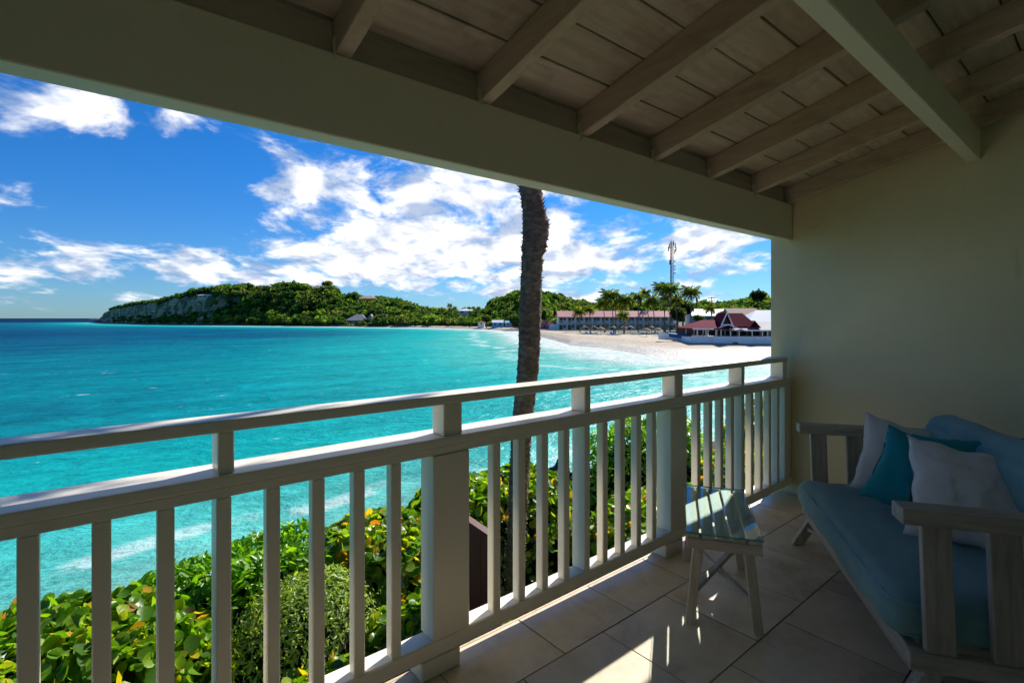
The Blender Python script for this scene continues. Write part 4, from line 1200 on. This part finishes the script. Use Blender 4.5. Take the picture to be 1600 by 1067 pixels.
G3 = 'trees around the hotels'
for u, v, dep, h, r, col, lab in [(1067, 514, 200, 11.5, 4.2, (.018, .045, .012), 'dark round tree between the hotel and the rear block'),
                                  (1058, 515, 190, 8, 4.0, (.07, .10, .03), 'grey green tree at the right end of the hotel'),
                                  (1094, 513, 170, 4.5, 2.0, (.06, .11, .02), 'bright bush in front of the rear hotel block'),
                                  (1128, 509, 165, 4.0, 2.4, (.10, .13, .03), 'yellow green tree behind the restaurant side roof'),
                                  (811, 512, 262, 6, 3.4, (.07, .11, .02), 'rounded bush left of the palm trunk by the beach'),
                                  (802, 511, 270, 5.5, 3.0, (.05, .09, .02), 'small dark bush beside the sky blue cottage'),
                                  (760, 510.5, 290, 6.0, 3.2, (.06, .10, .02), 'dense bush between the brown hut and the blue cottage'),
                                  (512, 452, 486, 7, 5.0, (.28, .25, .03), 'yellow flowering tree on the hill right of the villas'),
                                  (1184, 480, 330, 10, 6, (.02, .045, .012), 'tall dark tree on the ridge near the wall edge'),
                                  (593, 510, 372, 9, 5.0, (.13, .15, .07), 'pale feathery tree right of the boathouse')]:
    tree('broadleaf_tree', lab, at(u, v, dep), h, r, col, 4, G3)


def palm_frond_mesh(L, droop, lift, seedk, wind=0.0):
    """one feathered frond along +x: rachis and two rows of hanging leaflets"""
    r_ = random.Random(seedk); mb = MB(); n = 13; pts = []
    x = z = 0.0; ang = lift
    for i in range(n):
        pts.append(Vector((x, 0, z))); x += L / n * math.cos(ang); z += L / n * math.sin(ang); ang -= droop / n * (1 + i / n)
    for i in range(n - 1):
        w = .05 * (1 - i / n) + .015
        a, b = pts[i], pts[i + 1]
        mb.add([a + Vector((0, w, 0)), a - Vector((0, w, 0)), b - Vector((0, w * .8, 0)), b + Vector((0, w * .8, 0))], [(0, 1, 2, 3)])
        t_ = (i + .5) / n; ll = L * .36 * math.sin(math.pi * (.18 + .78 * t_)) ** .8
        for s in (-1, 1):
            for sub in (.0, .5):
                p_ = a.lerp(b, sub); dv = Vector((.55 + r_.uniform(-.1, .1), s * (.75 + r_.uniform(-.12, .12)), -.42 + r_.uniform(-.18, .15))).normalized()
                e = p_ + dv * ll * r_.uniform(.85, 1.1); sd_ = Vector((L * .022, 0, 0)); mid = p_.lerp(e, .55) + Vector((0, 0, .05 * ll))
                e.z -= .16 * ll
                mb.add([p_ - sd_, p_ + sd_, mid + sd_ * 1.3, e, mid - sd_ * 1.2], [(0, 1, 2, 3, 4)])
    return mb


def palm_crown(L, n, seedk, wind=(0, 0)):
    r_ = random.Random(seedk); big = MB()
    for k in range(n):
        tier = k / n; az_ = k * 2.399 + r_.uniform(-.2, .2)
        lift = R(78) - tier * R(122) + r_.uniform(-.15, .15)
        f = palm_frond_mesh(L * r_.uniform(.85, 1.1), R(62) + r_.uniform(-.2, .2), lift, seedk * 97 + k)
        Mz = Matrix.Rotation(az_, 4, 'Z') @ Matrix.Rotation(r_.uniform(-.3, .3), 4, 'X')
        g = r_.random(); col = (.10 + .12 * g, .17 + .11 * g, .024 + .010 * g)
        if tier > .85: col = (.16, .12, .04)
        vv = []
        for p_ in f.v:
            q = Mz @ Vector(p_); hh = (q.x ** 2 + q.y ** 2) * .035
            vv.append(q + Vector((wind[0] * hh, wind[1] * hh, 0)))
        big.add(vv, f.f, col)
    return big


wind = (RT[0] * -.9, RT[1] * -.9)
crowns = [palm_crown(4.0, 24, 11, wind), palm_crown(3.6, 22, 12, wind), palm_crown(4.4, 26, 13, wind)]
crown_mesh = []
for cmb in crowns:
    o_ = cmb.build('crown', M['farleaf'], None, colour=True); crown_mesh.append(o_.data); bpy.data.objects.remove(o_)
PALMS = [(905, 487, 187, 0, 'short palm at the left end of the hotel palms', .8), (921, 484, 190, 1, 'second short palm in front of the hotel roof', .8),
         (943, 473, 182, 0, 'palm just left of the tall left palm clump', .85), (954, 462, 178, 2, 'tallest palm of the clump left of the radio mast', 1.0),
         (962, 476, 192, 1, 'lower palm right of the tall left clump', .85), (977, 469, 176, 2, 'bushy palm leaning over the umbrellas', 1.0),
         (974, 492, 160, 1, 'low young palm among the umbrellas', .8), (997, 464, 180, 0, 'slim palm left of the central cluster', .85),
         (1009, 457, 186, 1, 'tall thin palm in the central cluster', .85), (1019, 469, 172, 0, 'shaded palm in the middle of the central cluster', .95),
         (1034, 450, 184, 2, 'tall palm directly left of the radio mast', .9), (1048, 452, 178, 2, 'tall bushy palm in front of the radio mast', 1.05),
         (1057, 468, 186, 0, 'lower palm right of the radio mast', .9), (1040, 466, 190, 1, 'lower palm behind the mast palms', .9),
         (1080, 457, 172, 2, 'solitary tall palm right of the radio mast', 1.0), (1110, 482, 178, 1, 'short palm in front of the rear hotel block', .8)]
for k, (u, v, dep, kind, lab, sc) in enumerate(PALMS):
    top = at(u, v, dep); ht = top.z - (-4.05); lean = random.uniform(-.05, .11) * ht
    base = Vector((top.x + RT[0] * lean, top.y + RT[1] * lean, -4.15))
    pt = thing('coconut_palm', lab, 'palm tree', base, 0, 'coconut palms behind the beach')
    d = top - base
    pts = [Vector((d.x * (s_ ** 1.6), d.y * (s_ ** 1.6), d.z * s_)) for s_ in np.linspace(0, 1, 9)]
    MB().tube(pts, [.26] + [.19 - .06 * i / 8 for i in range(1, 9)], 7).build('trunk', M['trunk'], pt, smooth=True)
    co = link(bpy.data.objects.new('crown', crown_mesh[kind]), pt); co.location = d; co.scale = (sc, sc, sc); co.rotation_euler = (0, 0, random.uniform(-.3, .3))
SKYP = [(672, 483, 360, .55, 'far skyline palm left of the beach dip, first from the left'), (687, 484, 370, .5, 'far skyline palm beside the pale roofed house, second from the left'), (703, 477, 372, .75, 'tallest far skyline palm above the middle of the beach'),
        (711, 481, 365, .6, 'far skyline palm just right of the tallest one'), (733, 481, 368, .5, 'far skyline palm at the right of the pale roofed house'), (748, 481, 362, .55, 'rightmost far skyline palm before the hill')]
for u, v, dep, sc, lab in SKYP:
    top = at(u, v, dep); s_ = dep - float(shore_dep(u)); zb = float(land_z(np.array([float(u)]), np.array([s_]))[0])
    pt = thing('skyline_palm', lab, 'palm tree', (top.x, top.y, zb - .5), 0, 'palms on the far skyline')
    MB().tube([(0, 0, 0), (.1, 0, top.z - zb + .5)], [.2, .14], 6).build('trunk', M['trunk'], pt)
    co = link(bpy.data.objects.new('crown', crown_mesh[1]), pt); co.location = (.1, 0, top.z - zb + .5); co.scale = (sc,) * 3

# ------------------------------------------------------------------ the palm in front of the balcony
PD = 5.0
path = [(802, 930), (804, 880), (806, 850), (809, 800), (811, 750), (814, 690), (818, 640), (824, 593), (827, 545), (828, 500), (830, 440), (832, 400), (836, 375), (838, 355), (834, 325), (829, 300), (827, 270), (826, 240)]
pp = [at(u, v, PD) for u, v in path] + [Vector((3.21, 3.74, 3.6)), Vector((3.32, 3.66, 6.0))]
base = Vector((pp[0].x, pp[0].y, -1.75))
pp = [base] + pp
pn = thing('date_palm', 'dark shaggy palm trunk rising beside the balcony', 'palm tree', base)
# resample smoothly
dist = [0.0]
for a_, b_ in zip(pp[:-1], pp[1:]): dist.append(dist[-1] + (b_ - a_).length)
NS = 420; tt = np.linspace(0, dist[-1], NS)
PX = np.stack([np.interp(tt, dist, [q[i] for q in pp]) for i in range(3)], 1)
ker = np.ones(13) / 13
for i in range(3): PX[6:-6, i] = np.convolve(PX[:, i], ker, 'valid')
NSEG = 28; VV = np.zeros((NS, NSEG, 3))
for i in range(NS):
    z = PX[i, 2]
    rb = .092 + .010 * math.sin(z * 1.3) + (.012 if z > 2.0 else 0) * 1.0
    rb += .016 * math.exp(-((z - 2.25) / .12) ** 2) + .03 * math.exp(-((z + 1.75) / .25) ** 2)
    for k in range(NSEG):
        a = 2 * math.pi * k / NSEG
        ring = (z / .042 + (k / NSEG) * 2 + .15 * mnoise.noise(Vector((a, z * 3, 0)))) % 1.0
        dia = ((k / NSEG * 9 + int(z / .042) * .5) % 1.0)
        bumpv = .012 * (1 - ring) * (1 - .6 * abs(2 * dia - 1)) + .008 * mnoise.fractal(Vector((math.cos(a) * 3, math.sin(a) * 3, z * 14)), 1, 2, 3)
        r = rb + bumpv * (1.5 if z > 1.9 else 1)
        VV[i, k] = PX[i] - np.array(base[:]) + np.array([math.cos(a) * r, math.sin(a) * r, 0])
idx = np.arange(NS * NSEG).reshape(NS, NSEG)
Fq = np.c_[idx[:-1].ravel(), np.roll(idx, -1, 1)[:-1].ravel(), np.roll(idx, -1, 1)[1:].ravel(), idx[1:].ravel()]
m, t = mat_new('shaggy_palm_bark'); p = worldpos(t); n = t.math('ADD', t.math('MULTIPLY', t.noise(t.vmath('MULTIPLY', p, (14, 14, 30)), 1.0, 6, .7), .72), t.math('MULTIPLY', t.noise(p, 2.6, 4, .6), .30))
t.put(t.bs.inputs['Base Color'], t.ramp(n, [(.32, (.035, .023, .015)), (.50, (.15, .10, .066)), (.70, (.34, .26, .18))])); t.bs.inputs['Roughness'].default_value = .95
t.put(t.bs.inputs['Normal'], t.bump(n, .9, .02)); M['palmbark'] = m
np_mesh('trunk', VV.reshape(-1, 3), Fq, m, pn, smooth=False)
mb = MB(); rs2 = random.Random(3)
for k in range(2600):
    i = rs2.randrange(20, NS - 2); z = PX[i, 2]; a = rs2.uniform(0, 6.283)
    if z > 3.2: continue
    up_part = z > 1.75
    r = .092 + (.012 if z > 2 else 0) + .016 * math.exp(-((z - 2.25) / .12) ** 2)
    c = Vector(PX[i]) - base + Vector((math.cos(a) * r, math.sin(a) * r, 0)); out = Vector((math.cos(a), math.sin(a), 0)); tg = Vector((-math.sin(a), math.cos(a), 0))
    ln = rs2.uniform(.015, .03) if not up_part else rs2.uniform(.02, .055); w = rs2.uniform(.008, .018)
    tip = c + out * ln * rs2.uniform(.5, 1.0) + Vector((0, 0, rs2.uniform(-.4, .9) * ln)) + tg * rs2.uniform(-.5, .5) * ln
    mb.add([c - tg * w, c + tg * w, c + Vector((0, 0, -.02)), tip], [(0, 1, 3), (1, 2, 3), (2, 0, 3)])
b = mb.build('leaf_bases', M['palmbark'], pn); b['kind'] = 'stuff'
cmb = palm_crown(2.7, 40, 21); co = cmb.build('crown', M['farleaf'], pn, colour=True); co.location = Vector(PX[-1]) - base

# ------------------------------------------------------------------ shrubs on the bank
LEAFC = {'grape': [(.09, .22, .012), (.12, .29, .014), (.17, .34, .018), (.065, .15, .014), (.23, .38, .02), (.32, .42, .02)],
         'ripe': [(.50, .40, .02), (.55, .44, .03), (.56, .30, .02), (.42, .40, .03), (.48, .20, .02), (.30, .19, .09)],
         'lance': [(.13, .32, .010), (.17, .40, .012), (.10, .25, .010), (.23, .46, .015)],
         'silver': [(.24, .36, .09), (.31, .43, .14), (.18, .29, .06), (.36, .46, .08)]}
_g = []
for i in range(9):
    a = 2 * math.pi * i / 9 + math.pi / 9; _g.append((math.cos(a) * (1.0 + (.06 if i in (0, 8) else 0)), math.sin(a) * .98))
GRAPE_V = np.array([(0, 0, -.10)] + [(x * .5, y * .5, .10 * (x * x + y * y) - .06 + .22 * abs(y) * .5) for x, y in _g] )
GRAPE_V = np.concatenate([np.array([(-.06, 0, -.02), (.02, 0, -.03)]), np.array([(x * .5, y * .5, .16 * abs(y) + .03 * math.sin(3 * x)) for x, y in _g])])
GRAPE_F = np.array([(1, 2 + i, 2 + (i + 1) % 9) for i in range(9)])
LANCE_V = np.array([(-.5, 0, 0), (-.1, .17, .05), (.25, .15, .04), (.5, 0, -.05), (.25, -.15, .04), (-.1, -.17, .05), (.05, 0, -.02)])
LANCE_F = np.array([(6, 0, 1), (6, 1, 2), (6, 2, 3), (6, 3, 4), (6, 4, 5), (6, 5, 0)][::1])
hero_mesh = {}


def hero(kind, ci):
    if (kind, ci) not in hero_mesh:
        me = bpy.data.meshes.new('leaf'); me.from_pydata(GRAPE_V.tolist(), [], GRAPE_F.tolist())
        col = (LEAFC['grape'] + LEAFC['ripe'])[ci]
        ca = me.color_attributes.new('Col', 'FLOAT_COLOR', 'POINT')
        cc = np.array([(*(np.array(col) * (1.25 if i < 2 else 1)), 1) for i in range(len(GRAPE_V))], np.float32)
        ca.data.foreach_set('color', cc.ravel()); me.polygons.foreach_set('use_smooth', [True] * len(me.polygons)); me.materials.append(M['leaf'])
        hero_mesh[(kind, ci)] = me
    return hero_mesh[(kind, ci)]


def shrub(name, label, c, rad, ztop, kind, n, size, heroes=0, ripe=.12, up=.55, seed=1, p=5.0, zb=-1.75, jag=.10, group='shrubs on the bank below the balcony'):
    r_ = np.random.default_rng(seed); rx, ry = rad
    root = thing(name, label, 'shrub', (c[0], c[1], zb), 0, group)
    th = r_.uniform(0, 2 * np.pi, n); rho = np.sqrt(r_.uniform(0, 1, n)) * 1.02
    lx_, ly_ = np.cos(th) * rho, np.sin(th) * rho
    ln = np.array([mnoise.fractal(Vector((c[0] + x * rx, c[1] + y * ry, seed)) * 1.7, 1, 2, 3) for x, y in zip(lx_, ly_)])
    shell = np.clip(1 - np.clip(rho, 0, 1) ** p, 0, 1) ** (1 / 2.2)
    H_ = ztop - zb
    depth = r_.exponential(.085, n) + (r_.random(n) < .18) * r_.uniform(0, .5, n)
    z = H_ * shell + ln * jag - depth
    z = np.maximum(z, .02)
    P = np.stack([lx_ * rx + r_.normal(0, .02, n), ly_ * ry + r_.normal(0, .02, n), z], 1)
    nr_ = np.stack([lx_ / rx * rho ** (p - 2) * 1.1, ly_ / ry * rho ** (p - 2) * 1.1, np.full(n, up)], 1) + r_.normal(size=(n, 3)) * .55
    nr_ /= np.linalg.norm(nr_, axis=1)[:, None]
    ax = np.cross(nr_, r_.normal(size=(n, 3)))
    if kind == 'lance':      # leaves point up and outward in rosettes
        ax = np.stack([r_.normal(0, .7, n), r_.normal(0, .7, n), r_.uniform(.2, 1.1, n)], 1)
        ax -= nr_ * (ax * nr_).sum(1)[:, None]
    ax /= np.linalg.norm(ax, axis=1)[:, None] + 1e-9; bx = np.cross(nr_, ax)
    sz = size * r_.uniform(.5, 1.25, n)
    src_v, src_f = (GRAPE_V, GRAPE_F) if kind == 'grape' else (LANCE_V, LANCE_F)
    cols = np.array(LEAFC[kind])[r_.integers(len(LEAFC[kind]), size=n)] * r_.uniform(.8, 1.2, (n, 1))
    isr = (r_.random(n) < ripe) & (depth < .1)
    ripes = np.array(LEAFC['ripe'])[r_.integers(len(LEAFC['ripe']), size=n)]
    cols = np.where(isr[:, None], ripes, cols)
    pick = np.array([], int)
    if heroes:
        w = P + np.array([c[0], c[1], zb]); score = np.linalg.norm(w - np.array([0, 0, CAM_H]), axis=1) + depth * 14 + r_.uniform(0, .5, n)
        pick = np.argsort(score)[:heroes]
    rest = np.setdiff1d(np.arange(n), pick)
    B = np.stack([ax, bx, nr_], 2)                      # columns = leaf axes
    Vv = (np.einsum('nij,kj->nki', B[rest], src_v) * sz[rest, None, None] + P[rest, None, :]).reshape(-1, 3)
    k_ = len(src_v); Ff = (src_f[None] + (np.arange(len(rest)) * k_)[:, None, None]).reshape(-1, 3)
    Cc = cols[rest].repeat(k_, 0)
    fo = np_mesh('foliage', Vv, Ff, M['leaf'], root, Cc, True); fo['kind'] = 'stuff'
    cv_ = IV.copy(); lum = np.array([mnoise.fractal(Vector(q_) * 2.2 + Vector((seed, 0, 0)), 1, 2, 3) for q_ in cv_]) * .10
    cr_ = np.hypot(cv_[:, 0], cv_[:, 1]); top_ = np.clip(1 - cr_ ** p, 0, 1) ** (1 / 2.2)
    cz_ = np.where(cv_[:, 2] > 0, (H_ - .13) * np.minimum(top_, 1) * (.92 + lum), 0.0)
    np_mesh('inner_shade', np.stack([cv_[:, 0] * rx * .90, cv_[:, 1] * ry * .90, np.maximum(cz_, .0)], 1), IF, M['gapshade'], root, None, True)  # added dark core, so gaps between the leaves look shaded
    ng = len(LEAFC['grape'])
    for i in pick:
        ci = (ng + int(r_.integers(len(LEAFC['ripe'])))) if isr[i] else int(r_.integers(ng))
        o_ = link(bpy.data.objects.new('leaf', hero(kind, ci)), root)
        mt = Matrix([[*(B[i][0] * sz[i]), P[i][0]], [*(B[i][1] * sz[i]), P[i][1]], [*(B[i][2] * sz[i]), P[i][2]], [0, 0, 0, 1]])
        o_.matrix_local = mt
    mb = MB()
    for k in range(9):
        a = r_.uniform(0, 6.28); q = r_.uniform(.3, .8)
        e = Vector((math.cos(a) * rx * q, math.sin(a) * ry * q, H_ * .72)); s_ = Vector((e.x * .35, e.y * .35, -.05))
        mb.tube([s_, s_.lerp(e, .5) + Vector((0, 0, .08)), e], [.016, .012, .006], 5)
    sm = mb.build('stem', M['bark'], root)
    return root


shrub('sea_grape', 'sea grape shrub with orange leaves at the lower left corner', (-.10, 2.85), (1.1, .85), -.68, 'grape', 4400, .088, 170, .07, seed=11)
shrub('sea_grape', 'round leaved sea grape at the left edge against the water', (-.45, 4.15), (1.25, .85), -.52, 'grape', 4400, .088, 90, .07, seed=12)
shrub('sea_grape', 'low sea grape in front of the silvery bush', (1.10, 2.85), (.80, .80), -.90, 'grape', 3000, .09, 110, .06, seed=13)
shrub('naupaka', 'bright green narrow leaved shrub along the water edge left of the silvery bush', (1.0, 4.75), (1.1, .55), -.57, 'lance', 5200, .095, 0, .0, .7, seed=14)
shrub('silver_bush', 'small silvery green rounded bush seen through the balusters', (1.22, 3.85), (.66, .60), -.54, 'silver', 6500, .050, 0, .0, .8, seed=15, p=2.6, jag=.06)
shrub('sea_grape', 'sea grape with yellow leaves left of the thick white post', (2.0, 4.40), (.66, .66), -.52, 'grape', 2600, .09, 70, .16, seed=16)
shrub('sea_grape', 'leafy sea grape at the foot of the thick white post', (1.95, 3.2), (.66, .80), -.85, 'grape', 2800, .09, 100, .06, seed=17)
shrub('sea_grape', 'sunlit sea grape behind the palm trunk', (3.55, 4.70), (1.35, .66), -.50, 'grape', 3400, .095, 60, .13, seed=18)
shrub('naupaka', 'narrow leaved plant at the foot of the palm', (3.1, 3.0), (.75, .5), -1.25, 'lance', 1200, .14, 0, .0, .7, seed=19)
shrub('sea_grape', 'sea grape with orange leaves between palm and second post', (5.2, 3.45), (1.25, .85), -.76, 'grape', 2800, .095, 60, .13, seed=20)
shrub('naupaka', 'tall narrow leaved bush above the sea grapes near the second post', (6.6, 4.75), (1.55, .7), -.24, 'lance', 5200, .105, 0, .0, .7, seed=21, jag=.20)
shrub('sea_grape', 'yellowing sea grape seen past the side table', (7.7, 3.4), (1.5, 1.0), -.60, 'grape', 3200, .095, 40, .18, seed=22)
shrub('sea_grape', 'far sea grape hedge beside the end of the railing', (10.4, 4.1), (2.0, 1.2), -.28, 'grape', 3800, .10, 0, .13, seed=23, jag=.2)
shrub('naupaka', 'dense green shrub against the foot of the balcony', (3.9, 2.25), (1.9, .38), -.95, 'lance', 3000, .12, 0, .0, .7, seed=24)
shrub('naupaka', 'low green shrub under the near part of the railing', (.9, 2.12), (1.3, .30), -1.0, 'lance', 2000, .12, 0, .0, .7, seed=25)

# rocks at the water's edge
for u, v, dep, s, lab, sd in [(872, 764, 14.5, .50, 'dark lava rock above the sea grapes right of the palm', 1), (905, 768, 13.8, .42, 'brown rock beside the dark lava rock', 2), (792, 776, 14.8, .36, 'small dark rock left of the palm trunk', 3)]:
    c = at(u, v, dep)
    bm = bmesh.new(); bmesh.ops.create_icosphere(bm, subdivisions=4, radius=1.0)
    for vtx in bm.verts:
        q = vtx.co.copy(); f = 1 + .45 * mnoise.fractal(q * 1.3 + Vector((sd * 7, 0, 0)), 1, 2, 5)
        vtx.co = Vector((q.x * s * 1.2, q.y * s, q.z * s * 1.4)) * f
    me = bpy.data.meshes.new('shore_rock'); bm.to_mesh(me); bm.free()
    me.materials.append(simple('lava_rock', (.035, .025, .022), .9, .4, 3, .8, 12) if 'lr' not in M else M['lr']); M['lr'] = me.materials[0]
    o_ = link(bpy.data.objects.new('shore_rock', me)); o_.location = c
    tag(o_, lab, 'rock', 'rocks by the shore')

# sloped dark red board of a garden step behind the first post
c = at(726, 812, 3.7); e = at(764, 838, 3.55)
brd = thing('timber_screen', 'dark reddish brown timber screen with sloped top behind the thick post', 'screen', (c.x, c.y, -1.75), 0)
d = Vector((e.x - c.x, e.y - c.y, 0)); L_ = d.length; d.normalize(); nn = Vector((-d.y, d.x, 0))
M['redwood'] = wood('dark_red_timber', (.035, .007, .005), (.10, .020, .014), 2, 6, .6, .4)
for k in range(4):
    xa, xb = -.25 + k * .14, -.25 + k * .14 + .135
    za, zb_ = [c.z + 1.75 + (e.z - c.z) * (x / L_) for x in (xa, xb)]
    P = [d * x + nn * y_ + Vector((0, 0, z)) for z, sel in ((0, 0), (1, 1)) for y_ in (-.012, .012) for x, z in (((xa, 0 if not sel else za)), ((xb, 0 if not sel else zb_)))]
    slab(P, 'board', M['redwood'], brd, .002)
pa = d * -.28 + Vector((0, 0, c.z + 1.75 + (e.z - c.z) * (-.28 / L_))); pb = d * .32 + Vector((0, 0, c.z + 1.75 + (e.z - c.z) * (.32 / L_)))
MB().bar(pa + Vector((0, 0, .016)), pb + Vector((0, 0, .016)), .06, .028).build('coping', M['redwood'], brd)
